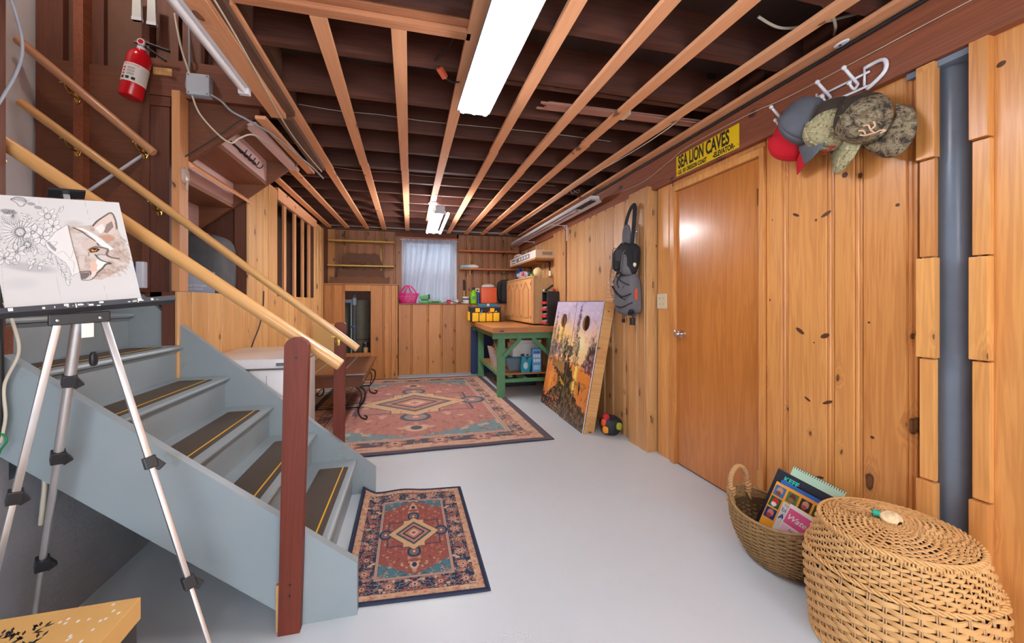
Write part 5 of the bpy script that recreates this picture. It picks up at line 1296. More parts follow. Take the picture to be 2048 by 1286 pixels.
MB().bar((-.04, -.085, .19), (-.04, -.085, .10), .02, .016, b=.003).build('orange_clip', plain('orange_clip', (206, 80, 50), .4), t)
MB().tube([(-.035, -.045, .05), (-.035, -.045, -.045)], .0025, 5).box(-.048, -.022, -.060, -.030, -.105, -.045, .004).build('nipper', BLACK, t)
for y in (.045, .062): MB().tube([(-.035, y, 0), (-.035, y, -.06)], .003, 5).blob((-.035, y, -.075), (.006, .006, .018), .8, 8, 6).build('zip_pull', BKF, t)
fc = thing('forceps', 'silver forceps clipped by the pack strap on the far wall', 'forceps', (1.79, 2.945, 1.80))
MB().tube([(0, 0, .09), (-.004, -.03, -.01)], .002, 5).tube([(0, .003, .09), (-.0, .02, -.01)], .002, 5).build('jaws', CHROME, fc)
for y in (-.045, .02): MB().tube([(-.004+.010*math.cos(q), y+.013*math.cos(q), -.022+.013*math.sin(q)) for q in [k*PI/6 for k in range(12)]], .0025, 5, closed=True).build('finger_ring', CHROME, fc, smooth=True)
nt_ = thing('landing_net', 'oval wooden landing net with clear mesh behind the sling pack', 'net', (1.83, 3.30, 1.40), (.35, 0, 0)); nt_.scale = (1, 1.35, 1.2)
ring = [( -.01-.02*math.cos(a), .085*math.sin(a)-.0, .155*math.cos(a)) for a in [2*PI*k/40 for k in range(40)]]
MB().tube(ring, .0075, 7, closed=True).build('hoop', RAILD, nt_, smooth=True)
nm = MB()
for k in range(12):
    a = PI*k/12
    nm.tube([(-.01, .085*math.cos(q)*math.sin(a+.1)+.03*math.sin(q)*0+.09*math.sin(q), .15*math.cos(a)*1.0-.05*math.sin(q)) for q in [PI*j/10 for j in range(11)]], .0013, 4)
for k in range(7):
    s = .2+.11*k; nm.tube([(-.012, .04+.07*s*math.cos(a)+.02*(1-s), -.02*(1-s)+.15*s*math.sin(a)) for a in [2*PI*j/24 for j in range(24)]], .0009, 4, closed=True)
nm.build('mesh', plain('net_clear', (226, 216, 196), .3), nt_)['kind'] = 'stuff'

# ------------------------------------------------------------------ cornhole boards
def sunset(W, H, half):
    P = Paint(W, H, (196, 184, 214), 2.0)
    u = (P.X+half)/2; v = P.Y
    n = vnoise(H, W, 12, 6, 3+half); n3 = vnoise(H, W, 40, 20, 6+half)
    P.mask(np.clip((.95-v)*4, 0, 1)*np.clip((n-.35)*4, 0, 1), (232, 170, 160), .8); P.mask(np.clip((.86-v)*4, 0, 1), (255, 206, 120), .85)
    P.mask(np.exp(-((u-.70)/.13)**2-((v-.64)/.09)**2), (255, 240, 190)); P.mask(np.exp(-((u-.26)/.20)**2-((v-.70)/.10)**2), (255, 208, 96), .95)
    P.mask(np.clip((n-.55)*6, 0, 1)*(v > .6), (120, 110, 160), .5)
    P.poly([(0, 0), (1, 0), (1, .48), (0, .48)], (226, 130, 60))
    P.mask((v < .48)*np.clip((n3-.45)*4, 0, 1), (250, 190, 80), .6)
    def U(x): return x*2-half
    X0, Y0 = P.X, P.Y; P.X = P.X+.10*(n3-.5)+.07*(vnoise(H, W, 60, 30, 12)-.5); P.Y = P.Y+.06*(vnoise(H, W, 30, 16, 15)-.5)+.03*(vnoise(H, W, 90, 50, 18)-.5)
    P.poly([(U(.78), .48), (U(.86), .56), (U(.93), .62), (U(1.02), .66), (U(1.02), .42), (U(.80), .45)], (96, 62, 76))
    P.poly([(U(-.02), .46), (U(.2), .50), (U(.3), .47), (U(.3), .60), (U(.1), .62), (U(-.02), .58)], (120, 100, 130), .8)
    P.mask(np.exp(-((u-.70)/.035)**2)*(v < .46)*(v > .12), (255, 232, 120))
    P.mask(np.exp(-((u-.17)/.06)**2-((v-.22)/.10)**2)*(v < .46), (255, 170, 70))
    # headland with cabin
    P.mask(np.clip((n3-.5)*5, 0, 1)*(v < .46)*(v > .02), (206, 96, 50), .55)
    P.poly([(U(.12), .42), (U(.3), .47), (U(.5), .50), (U(.60), .42), (U(.68), .34), (U(.62), .27), (U(.78), .20), (U(1.02), .12), (U(1.02), 0), (U(-.02), 0), (U(-.02), .12), (U(.1), .10), (U(.20), .16), (U(.34), .26), (U(.3), .33)], (50, 38, 30))
    msk = P.poly([(U(.12), .42), (U(.3), .47), (U(.44), .45), (U(.46), .36), (U(.34), .36)], (176, 132, 70), .8)
    P.mask((u > .2)*(v < .35)*np.clip((n3-.48)*6, 0, 1), (142, 108, 64), .75)
    P.poly([(U(.30), .46), (U(.56), .46), (U(.56), .54), (U(.30), .54)], (74, 50, 40)); P.poly([(U(.27), .53), (U(.36), .60), (U(.52), .61), (U(.60), .53)], (96, 84, 70)); P.poly([(U(.27), .53), (U(.36), .60), (U(.40), .54)], (220, 214, 150))
    for x in (.33, .45, .52): P.poly([(U(x), .48), (U(x+.03), .48), (U(x+.03), .52), (U(x), .52)], (255, 206, 110))
    P.poly([(U(.34), .33), (U(.50), .27), (U(.48), .25), (U(.38), .28)], (190, 150, 50))
    rt = random.Random(4)
    for (x, y0, h) in ((.06, .30, .60), (.14, .34, .42), (.27, .44, .38), (.40, .46, .22), (.60, .42, .55), (.66, .40, .30), (.93, .56, .16), (.97, .56, .14), (.88, .52, .12), (.35, .5, .18)):
        P.line([(U(x), y0), (U(x+.01), y0+h)], .008, (48, 36, 36))
        k = y0+h*.25
        while k < y0+h:
            L = .07*(1-(k-y0)/h)+.012
            for sg in (-1, 1): P.line([(U(x+.005), k), (U(x+.005+sg*L*rt.uniform(.6, 1.1)), k-.018)], .010, (52, 42, 40), .85)
            k += .016
    P.X, P.Y = X0, Y0
    for k in range(60): x, y = rt.uniform(0, .42), rt.uniform(.02, .14); P.ell(U(x), y, .03, .012, (220, 110, 70) if k % 3 else (60, 44, 40), .7)
    for k in range(60): x, y = rt.uniform(.5, .95), rt.uniform(.02, .26); P.ell(U(x), y*(1.1-x)*1.6, .04, .015, (92, 74, 50), .6)
    P.poly([(U(.79), .30), (U(.81), .36), (U(.83), .30), (U(.82), .24)], (60, 40, 34))
    P.mask((n3 > .55)*(v > .45)*.25, (255, 226, 190)); P.a = np.clip(P.a*1.08, 0, 1)
    ex = np.minimum(np.minimum(P.X, 1-P.X), np.minimum(P.Y, 1-P.Y)*2); P.mask(ex < .012, (24, 22, 24))
    return P
PRINT = vcol('printed_vinyl', .3, coat=.3)
def cornhole(label, y_near, y_far, xb, xt, half, dz=0):
    """board leaning on the right wall: bottom edge at x=xb, top edge at x=xt"""
    Wd = y_far-y_near; Ht = 1.235; z_top = math.sqrt(Ht**2-(xt-xb)**2)
    ey = Vector((0, -1, 0)); up_ = Vector((xt-xb, 0, z_top)).normalized(); n_ = ey.cross(up_).normalized()
    t = thing('cornhole_board', label, 'game board', group='printed beanbag boards'); t.matrix_world = frame_from(Vector((xb, y_far, dz)), ey, up_, n_)
    cx, cy, R_ = Wd*.5, Ht-.225, .076
    W, H = 180, 360; P = sunset(W, H, half)
    # printed top with a real hole: grid faces inside the hole are dropped
    o = paint_obj('printed_top', P, lambda U, V: (U*Wd, V*Ht, 0*U), PRINT, t)
    bm = bmesh.new(); bm.from_mesh(o.data); dl = [f for f in bm.faces if math.hypot(f.calc_center_median().x-cx, f.calc_center_median().y-cy) < R_]
    bmesh.ops.delete(bm, geom=dl, context='FACES'); bm.to_mesh(o.data); bm.free()
    n = 40; vs = []; fs = []
    for z in (-.001, -.013):
        for k in range(n): a = 2*PI*k/n; vs.append((cx+R_*math.cos(a), cy+R_*math.sin(a), z))
        for k in range(n):
            a = 2*PI*k/n; c, s = math.cos(a), math.sin(a); q = min((Wd-cx)/abs(c) if abs(c) > 1e-6 else 9e9, ((Ht-cy) if s > 0 else cy)/abs(s) if abs(s) > 1e-6 else 9e9); vs.append((cx+q*c, cy+q*s, z))
    for k in range(n):
        j = (k+1) % n; fs += [(k, n+k, n+j, j), (2*n+k, 2*n+j, 3*n+j, 3*n+k), (k, j, 2*n+j, 2*n+k)]
    MB().add(vs, fs).build('plywood', RAILW, t)
    f = MB(); 
    f.box(Wd-.02, Wd, 0, Ht, -.115, -.013).box(0, .02, 0, Ht, -.115, -.013).box(.02, Wd-.02, 0, .02, -.115, -.013).box(.02, Wd-.02, Ht-.02, Ht, -.115, -.013)
    f.build('frame', PINE_L, t)
    MB().tube([(cx+R_*math.cos(q), cy+R_*math.sin(q), .0005) for q in [2*PI*k/40 for k in range(40)]], .0022, 5, closed=True).build('hole_rim', BLACK, t)
    MB().box(Wd-.003, Wd+.0006, 0, Ht, -.006, .0008).build('edge_strip', WHITE, t)
    for (a, b) in ((Wd, Ht-.09), (Wd, .10)): MB().cyl((a, b, -.06), (a+.003, b, -.06), .006, n=10).build('bolt', STEEL, t)
    return t
cornhole('nearer printed beanbag board with hole leaning on the pine wall, sunset lake picture', 3.365, 3.965, 1.515, 1.735, 1)
cornhole('farther printed beanbag board with hole leaning beside the green workbench', 3.985, 4.585, 1.525, 1.745, 0)
t = thing('beanbag_sack', 'black mesh sack of coloured beanbags on the floor behind the beanbag boards', 'bag', (1.765, 3.30, 0))
MB().blob((0, 0, .085), (.095, .085, .085), .8, 24, 14, .05, 3).build('sack', plain('black_mesh', (38, 38, 44), .6, vary=.3), t, smooth=True)
for i, (x, y, z, c) in enumerate(((-.07, -.045, .06, (236, 150, 40)), (-.075, -.03, .12, (226, 84, 40)), (-.06, -.03, .165, (196, 36, 50)), (.04, -.075, .09, (170, 170, 40)))):
    MB().blob((x, y, z), (.028, .026, .034), .7, 14, 10, .03, i).build('beanbag', plain('bean%d' % i, c, .7), t, smooth=True)
MB().tube(spline([(.02, -.02, .165), (.06, -.03, .14), (.09, -.02, .08)], 5), .004, 6).build('drawstring', BLACK, t)

# ------------------------------------------------------------------ green workbench and what stands on and under it
t = thing('workbench', 'green painted workbench with a thick wooden top in the far right corner', 'workbench', (0, 0, 0))
MB().box(.96, 1.865, 4.74, 6.50, .825, .895, .006).build('bench_top', BENCHW, t)
bx('edge_notch', 1.05, 1.10, 4.736, 4.742, .84, .86, DARKV, t)
for (x, y) in ((1.055, 4.86), (1.72, 4.86), (1.055, 6.36), (1.72, 6.36)): bx('leg', x, x+.09, y, y+.09, 0, .825, GREEN, t, .003)
bx('apron', .98, 1.85, 4.835, 4.86, .745, .825, GREEN, t, .003); bx('apron', .98, 1.85, 6.45, 6.475, .745, .825, GREEN, t, .003); bx('side_apron', 1.03, 1.055, 4.9, 6.45, .745, .825, GREEN, t, .003)
for (p, q) in (((1.12, 4.85, .52), (1.34, 4.85, .745)), ((1.74, 4.85, .52), (1.50, 4.85, .745))): MB().bar(p, q, .05, .022, up=(0, 1, 0)).build('brace', GREEN, t)
MB().bar((1.07, 4.97, .55), (1.07, 5.20, .75), .04, .022, up=(1, 0, 0)).build('brace', GREEN, t)
bx('shelf_rail', 1.145, 1.72, 4.875, 4.90, .19, .235, GREEN, t); bx('shelf_rail', 1.07, 1.10, 4.95, 6.36, .26, .30, GREEN, t); bx('cross_piece', 1.38, 1.43, 4.86, 5.2, .20, .25, GREEN, t); bx('cross_piece', 1.20, 1.25, 4.9, 6.3, .25, .275, GREEN, t)
for k in range(3): bx('shelf_board', 1.10, 1.85, 4.93+.48*k, 5.40+.48*k, .275, .295, BENCHW, t)
# under the bench
t = thing('storage_bin', 'clear plastic bin with teal lid on the workbench shelf', 'bin', (1.42, 5.30, .296))
MB().prism([(-.16, 0), (.16, 0), (.19, .15), (-.19, .15)], -.16, .16, 'Y').build('body', plain('clear_bin', (150, 170, 184), .25, alpha=.6), t); MB().box(-.20, .20, -.17, .17, .15, .17, .006).build('lid', plain('teal_lid', (40, 130, 168), .4), t)
t = thing('cardboard_carton', 'white carton with slots sitting on the teal lidded bin under the workbench', 'box', (1.50, 5.36, .467))
MB().box(-.17, .20, -.16, .14, 0, .17, .003).build('carton', PAPER, t); MB().box(-.14, .24, -.14, .16, .17, .22, .003).build('upper_flap', PAPER, t)
for x in (-.06, .02, .10): bx('slot', x, x+.03, -.162, -.16, .01, .03, BLACK, t)
t = thing('spray_bottle_pouch', 'teal cleaner pouch bottle on the workbench shelf', 'bottle', (1.435, 4.96, .296))
MB().prism([(-.055, 0), (.055, 0), (.062, .08), (.085, .19), (.055, .205), (.02, .15), (-.01, .22), (-.05, .20), (-.065, .06)], -.025, .025, 'Y').build('body', plain('teal_bottle', (20, 150, 178), .3), t); MB().cyl((-.03, 0, .21), (-.03, 0, .24), .018, n=12).build('cap', BLACK, t); MB().blob((0, -.027, .09), (.032, .003, .045), 1, 16, 8).build('label', plain('bottle_label', (190, 220, 226), .4), t, smooth=True)
t = thing('detergent_box', 'tall light blue carton with purple band on the workbench shelf', 'box', (1.585, 4.97, .296))
MB().box(-.06, .06, -.035, .035, 0, .30, .002).build('carton', plain('light_blue_box', (90, 170, 220), .4), t); bx('purple_band', -.045, .045, -.037, -.035, .245, .27, plain('purple', (96, 60, 150), .5), t)
for i in range(3):
    for j in range(2): bx('picture', -.045+.032*i, -.020+.032*i, -.037, -.035, .13+.06*j, .17+.06*j, PAPER, t)
bx('print_panel', -.045, .045, -.037, -.035, .03, .09, plain('pale_blue_print', (170, 205, 232), .5), t)
t = thing('fabric_tote', 'pink and white tote stuffed with cloths at the left end of the bench shelf', 'bag', (1.19, 5.55, .296))
MB().prism([(-.06, 0), (.07, 0), (.12, .26), (-.12, .28)], -.12, .12, 'Y').build('tote', plain('tote_cloth', (190, 176, 170), .8, vary=.2), t); MB().blob((-.02, -.08, .27), (.06, .05, .08), .8, 14, 10, .1, 2).build('red_cloth', plain('red_cloth', (196, 70, 66), .8), t, smooth=True); MB().blob((.05, -.02, .29), (.06, .06, .07), .8, 14, 10, .1, 4).build('white_cloth', PAPER, t, smooth=True)
t = thing('folding_table', 'dark blue folded table leaning upright on the back wall beside the workbench', 'table', (1.03, 6.565, 0))
MB().box(-.07, .35, -.02, .02, .02, .80, .015).build('top', plain('navy_plastic', (22, 48, 92), .4), t)
t = thing('dark_storage_tub', 'dark tub standing on the floor under the green workbench', 'bin', (1.50, 5.75, 0))
MB().box(-.26, .26, -.25, .25, 0, .17, .02).build('tub', plain('dark_tub', (40, 40, 46), .6), t)
# wall cabinet
t = thing('oak_wall_cabinet', 'oak kitchen cabinet with three arched doors hung on the wall above the workbench', 'cabinet', (0, 0, 0))
MB().box(1.59, 1.868, 5.09, 6.48, .915, 1.535, .002).build('body', CHIP, t)
MB().box(1.572, 1.59, 5.08, 6.49, .915, 1.55, .002).box(1.56, 1.60, 5.07, 6.50, 1.535, 1.56, .003).build('face_frame', OAKC, t)
for k in range(3):
    y0 = 5.10+.462*k; y1 = y0+.45
    d = MB().box(1.553, 1.572, y0, y1, .925, 1.525, .003).build('door', OAKC, t)
    cy = (y0+y1)/2; hw = .13
    pts = [(cy-hw, .99), (cy+hw, .99), (cy+hw, 1.38), (cy+hw*.5, 1.41), (cy+hw*.28, 1.455), (cy, 1.475), (cy-hw*.28, 1.455), (cy-hw*.5, 1.41), (cy-hw, 1.38)]
    MB().prism(pts, 1.549, 1.554, 'X').build('door_panel', OAKC, d)
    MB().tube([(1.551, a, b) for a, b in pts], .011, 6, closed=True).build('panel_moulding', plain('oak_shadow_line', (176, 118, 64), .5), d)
    for z in (1.0, 1.45): MB().cyl((1.551, y0+.004, z-.02), (1.551, y0+.004, z+.02), .004, n=8).build('hinge', IRON, d)
# things on the cabinet
t = thing('blue_jug', 'dark blue pointed jug standing on the oak cabinet', 'bottle', (1.70, 6.2, 1.561)); MB().lathe([(.06, 0), (.07, .06), (.06, .12), (.03, .17), (.015, .22)], 16).build('body', plain('jug_blue', (30, 60, 120), .3), t, smooth=40); MB().lathe([(.015, .22), (.012, .235), (0, .235)], 12).build('cap', BLACK, t)
t = thing('plastic_bag_of_parts', 'crumpled clear plastic bag of small colourful parts lying on the oak cabinet', 'bag', (1.66, 5.85, 1.56)); MB().blob((0, 0, .05), (.07, .22, .06), .9, 26, 12, .09, 6).build('bag', plain('clear_poly', (196, 190, 206), .25, alpha=.75), t, smooth=True)
for i, c in enumerate(((200, 60, 80), (230, 200, 80), (70, 90, 160), (220, 220, 226))): MB().blob((-.04, -.15+.09*i, .06), (.03, .03, .03), .7, 10, 8).build('part', plain('bagpart%d' % i, c, .4), t, smooth=True)
t = thing('twine_ball', 'round ball of cream twine on the near end of the oak cabinet', 'twine', (1.69, 5.22, 1.561)); MB().blob((0, 0, .058), (.062, .062, .058), 1, 24, 16).build('core', plain('twine', (214, 190, 140), .9), t, smooth=True)
wm = MB()
for k in range(10):
    a = k*.31; wm.tube([(.062*math.cos(q)*math.cos(a), .062*math.cos(q)*math.sin(a), .058+.060*math.sin(q)) for q in [2*PI*j/24 for j in range(24)]], .003, 5, closed=True)
wm.build('strands', plain('twine2', (226, 204, 156), .9), t, smooth=True)
for i, (y, c, h, nm_) in enumerate(((5.42, (60, 160, 60), .06, 'small green bottle beside the twine ball'), (5.52, (40, 40, 44), .11, 'small black spray can behind the green bottle'), (5.62, (150, 150, 156), .09, 'small grey can at the middle of the cabinet top'))):
    t = thing('small_bottle', nm_, 'bottle', (1.67, y, 1.561)); MB().lathe([(.028, 0), (.03, .01), (.03, h*.7), (.012, h*.85)], 14).build('body', plain('sb%d' % i, c, .35), t, smooth=40); MB().lathe([(.013, h*.85), (.013, h), (0, h)], 12).build('cap', BLACK, t)
t = thing('candle', 'short cream candle on the cabinet edge against the wall', 'candle', (1.84, 5.14, 1.561)); MB().lathe([(.018, 0), (.018, .07), (0, .072)], 14).build('wax', CREAM, t, smooth=40); MB().cyl((0, 0, .07), (0, 0, .08), .0015, n=6).build('wick', BLACK, t)
# carton on wall shelf
t = thing('wall_shelf', 'short brown wall shelf under the long carton', 'shelf', (0, 0, 0)); MB().box(1.60, 1.898, 5.06, 6.5, 1.775, 1.80, .002).build('board', PINE_B, t)
for y in (5.3, 6.2): MB().box(1.885, 1.898, y-.01, y+.01, 1.62, 1.775).box(1.68, 1.898, y-.01, y+.01, 1.765, 1.775).build('shelf_bracket', IRON, t)
t = thing('long_carton', 'long flat cream carton with grey print on the wall shelf', 'box', (1.745, 5.76, 1.801))
MB().box(-.135, .135, -.70, .70, 0, .105, .002).build('carton', plain('carton', (214, 186, 150), .6), t)
WP = plain('carton_white', (232, 226, 216), .5); GP = plain('print_grey', (110, 118, 138), .6)
bx('front_label', -.1365, -.135, -.70, .70, .003, .102, WP, t); bx('print_panel', -.138, -.1365, -.42, .30, .02, .085, GP, t); bx('print_line', -.138, -.1365, .35, .60, .055, .085, GP, t); bx('print_line', -.138, -.1365, .35, .60, .02, .035, BLACK, t)
for k in range(4): bx('picture', -.139, -.138, -.36+.14*k, -.28+.14*k, .035, .07, WP, t)
for k in range(12): bx('barcode_bar', -.04+.012*k, -.034+.012*k, -.702, -.70, .035, .08, plain('print_brown', (110, 90, 72), .7), t)
t = thing('paper_scrap', 'crumpled pale paper lying on the long carton', 'paper', (1.70, 6.15, 1.907)); MB().blob((0, 0, .03), (.09, .20, .03), .8, 20, 10, .2, 8).build('paper', plain('scrap', (206, 180, 160), .8), t, smooth=True)
# black parts organiser
t = thing('parts_organizer', 'black parts organiser with red bins and clear lids on the workbench', 'organizer', (1.70, 4.86, .896))
MB().box(.0, .165, 0, .012, 0, .445, .004).box(.0, .165, .19, .202, 0, .445, .004).box(.15, .165, .012, .19, 0, .445).box(0, .15, .012, .19, 0, .012).box(0, .15, .012, .19, .433, .445).build('case', BLACK, t)
for k in range(4):
    z = .02+.088*k
    b_ = MB().box(-.02, .14, .014, .100, z, z+.032, .003).box(-.02, .14, .104, .188, z, z+.032, .003).build('bin', plain('bin_red', (206, 40, 44), .35), t)
    if k < 3: MB().prism([(-.022, z+.036), (.10, z+.078), (.10, z+.080), (-.022, z+.038)], .014, .188, 'Y').build('clear_lid', plain('clear_lid', (214, 212, 206), .2, alpha=.7), t)
for z in (.08, .17, .26, .35): MB().cyl((.004, -.002, z), (.004, 0, z), .003, n=8).build('rivet', STEEL, t)
t = thing('tool_pile', 'black stapler and small tools heaped on top of the parts organiser', 'tools', (1.77, 4.95, 1.342))
MB().bar((-.07, -.02, .01), (.04, .0, .085), .04, .02, b=.004).build('stapler', BLACK, t); MB().bar((-.08, .03, .02), (.07, .02, .02), .03, .02, b=.003).build('holder', CREAM, t); MB().blob((.05, -.03, .02), (.025, .02, .02), .7, 10, 8).build('red_part', plain('bin_red', (206, 40, 44), .35), t, smooth=True)
# yellow tool bag
t = thing('tool_bag', 'yellow and black open tool bag on the far left of the workbench', 'bag', (1.13, 6.22, .896))
TY = plain('bag_yellow', (238, 184, 24), .6)
MB().box(-.24, .24, -.11, .11, 0, .235, .02).build('body', BKF, t, smooth=40)
for k in range(4): MB().box(-.215+.110*k, -.115+.110*k, -.135, -.11, .008, .145, .012).build('pocket', TY, t, smooth=40)
MB().box(-.27, -.24, -.08, .08, .02, .16, .010).build('end_pocket', TY, t)
for x in (-.13, .10): MB().box(x-.035, x+.035, -.119, -.108, .155, .215, .003).build('strap', TY, t)
MB().box(-.25, .25, -.115, .115, .222, .245, .006).build('rim', plain('rim_grey', (70, 72, 78), .5), t)
MB().bar((-.09, -.125, .10), (-.06, -.13, .19), .018, b=.003).build('blue_tool', plain('tool_blue', (60, 110, 150), .4), t); MB().bar((.03, -.13, .13), (.06, -.13, .17), .022, b=.003).build('red_tool', plain('tool_red', (206, 40, 50), .4), t); MB().tube([(.17+.015*math.cos(q), -.125, .15+.02*math.sin(q)) for q in [k*PI/5 for k in range(10)]], .004, 6, closed=True).build('scissor_loop', STEEL, t)
# ledge objects
ZL = 1.185
t = thing('pink_basket', 'bright pink plastic basket with round holes on the window ledge', 'basket', (-.045, 6.74, ZL))
PK = plain('hot_pink', (238, 40, 130), .35)
pm = MB(); n = 28; rws = 8
def pkr(v): return .11+.055*v
# perforated wall built as real ribs and hoops
for j in range(6):
    v = j/5; pm.tube([(pkr(v)*math.cos(q), pkr(v)*.42*math.sin(q), .004+.155*v) for q in [2*PI*k/40 for k in range(40)]], .0085 if j < 5 else .010, 6, closed=True)
for k in range(24):
    a = 2*PI*k/24; pm.tube([(pkr(v)*math.cos(a), pkr(v)*.42*math.sin(a), .004+.155*v) for v in (0, .5, 1)], .0075, 6)
pm.prism([(.11*math.cos(q), .045*math.sin(q)) for q in [2*PI*k/24 for k in range(24)]], 0, .006, 'Z')
pm.build('body', PK, t, smooth=True)
for s in (-1, 1):
    MB().tube(spline([(-.13, s*.045, .165), (-.085, s*.05, .24), (-.03, s*.05, .285), (.01, s*.05, .27), (.03, s*.05, .22), (.05, s*.05, .17)], 5), .009, 7, flat=1.3).tube(spline([(.13, s*.045, .165), (.085, s*.05, .24), (.03, s*.05, .285), (-.01, s*.05, .27), (-.03, s*.05, .22), (-.05, s*.05, .17)], 5), .009, 7).build('handle', PK, t, smooth=True)
GRN = plain('tool_green', (60, 176, 70), .4)
t = thing('cordless_tool', 'green and black battery hand tool next to the pink basket', 'tool', (.215, 6.72, ZL)); MB().bar((-.07, 0, .09), (.07, 0, .115), .05, .06, b=.01).build('body', GRN, t); MB().box(-.08, .06, -.03, .03, 0, .045, .008).build('battery', GRN, t); MB().box(-.05, .065, -.025, .025, .04, .07, .005).box(.06, .09, -.03, .03, .07, .15, .008).build('black_part', BLACK, t)
t = thing('battery_charger', 'flat green battery charger lying on the ledge below the curtain', 'charger', (.385, 6.70, ZL)); MB().box(-.10, .10, -.04, .04, 0, .05, .018).build('body', GRN, t, smooth=40); MB().box(-.06, .06, -.043, -.04, .015, .035).build('label', BLACK, t)
t = thing('tape_measure', 'small red tape measure on the ledge', 'tool', (.615, 6.70, ZL)); MB().box(-.035, .035, -.02, .02, 0, .06, .010).build('case', plain('tape_red', (220, 60, 60), .4), t, smooth=40); MB().box(.035, .05, -.008, .008, 0, .01).build('tab', STEEL, t)
t = thing('small_jar', 'small beige lidded jar right of the red tape measure', 'jar', (.74, 6.71, ZL)); MB().lathe([(.035, 0), (.035, .045), (.03, .05)], 16).build('body', PAPER, t, smooth=40); MB().lathe([(.038, .05), (.038, .065), (0, .066)], 16).build('lid', CREAM, t, smooth=40)
t = thing('power_cord', 'tangle of black cord on the ledge between the jar and the charger', 'cord', (.60, 6.68, ZL)); MB().tube(spline([(-.12, 0, .006), (-.05, -.03, .02), (.02, .0, .05), (.07, -.02, .03), (.16, -.01, .01), (.24, .01, .03), (.30, .02, .09), (.36, .02, .10)], 6), .005, 6).build('cord', BLACK, t, smooth=True)
t = thing('paint_tub', 'white printed tub on the ledge left of the lime bottle', 'tub', (.90, 6.70, ZL)); MB().lathe([(.05, 0), (.058, .105), (.062, .108), (.062, .115), (.0, .115)], 20).build('tub', PAPER, t, smooth=40); MB().lathe([(.0555, .06), (.0585, .085)], 20).build('label', plain('label_indigo', (70, 70, 150), .5), t)
t = thing('hammer', 'hammer with black grip standing upright behind the white tub', 'tool', (.88, 6.80, ZL)); MB().cyl((0, 0, .03), (0, 0, .22), .012, n=10).build('shaft', YSHELF, t); MB().cyl((0, 0, .22), (0, 0, .40), .018, .020, 12).build('grip', BLACK, t, smooth=40); MB().box(-.05, .05, -.015, .015, 0, .035, .006).build('head', STEEL, t)
t = thing('lime_bottle', 'lime green bottle with dark cap on the ledge beside the orange cooler', 'bottle', (1.03, 6.70, ZL)); MB().lathe([(.055, 0), (.058, .01), (.058, .13), (.052, .18), (.025, .215), (.022, .23)], 24).build('body', plain('lime', (140, 220, 30), .3), t, smooth=40); MB().lathe([(.024, .23), (.024, .27), (.0, .275)], 16).build('cap', BLACK, t); bx('print', -.03, .03, -.0595, -.0575, .06, .12, GREEN, t)
t = thing('blue_spray_can', 'slim blue can squeezed between the lime bottle and the cooler', 'can', (1.117, 6.74, ZL)); MB().lathe([(.02, 0), (.02, .17), (.014, .19)], 14).build('body', plain('can_blue', (30, 80, 190), .3), t, smooth=40); MB().lathe([(.012, .19), (.012, .21), (0, .21)], 10).build('cap', WHITE, t)
t = thing('outlet_plate', 'cream outlet with black plug on the back wall above the lime bottle', 'outlet', (1.12, 6.86, 1.39)); MB().box(-.04, .04, -.006, 0, -.06, .06, .002).build('plate', CREAM, t); bx('plug', -.02, .015, -.03, -.006, -.04, -.005, BLACK, t); bx('socket', -.015, .015, -.008, -.006, .01, .035, BLACK, t)
t = thing('drink_cooler', 'orange drink cooler with a white lid on the ledge', 'cooler', (1.285, 6.735, ZL)); MB().box(-.135, .135, -.10, .10, 0, .27, .02).build('body', plain('cooler_orange', (232, 96, 50), .4), t, smooth=40)
MB().lathe([(.09, .27), (.115, .28), (.112, .305), (.07, .33), (0, .335)], 24, Matrix.Diagonal((1, .85, 1, 1))).build('lid', PAPER, t, smooth=40)
for x in (-.05, .05): bx('rib', x-.004, x+.004, -.103, -.10, .03, .24, MATS['cooler_orange'], t)
t = thing('teal_case', 'flat teal tool case with clasp lying behind the yellow tool bag', 'case', (1.22, 6.44, .896)); MB().box(-.16, .16, -.05, .05, 0, .285, .012).build('case', plain('case_teal', (40, 130, 160), .4), t); bx('clasp', -.02, .02, -.056, -.05, .24, .285, CREAM, t)
t = thing('camo_backpack', 'dark camouflage backpack on the ledge between cooler and cabinet', 'backpack', (1.60, 6.735, ZL))
MB().blob((0, 0, .20), (.155, .11, .20), .6, 26, 16, .04, 9).build('body', plain('pack_dark', (52, 50, 50), .9, vary=.4), t, smooth=True); MB().blob((.06, -.08, .25), (.06, .05, .17), .7, 18, 12, .05, 3).build('side_panel', CAMO2, t, smooth=True); MB().blob((.05, -.01, .38), (.09, .08, .035), .8, 18, 8, .05).build('top_flap', BKF, t, smooth=True); MB().tube(spline([(-.10, -.10, .35), (-.14, -.13, .22), (-.12, -.12, .06)], 6), .012, 7).build('strap', BKF, t, smooth=True)

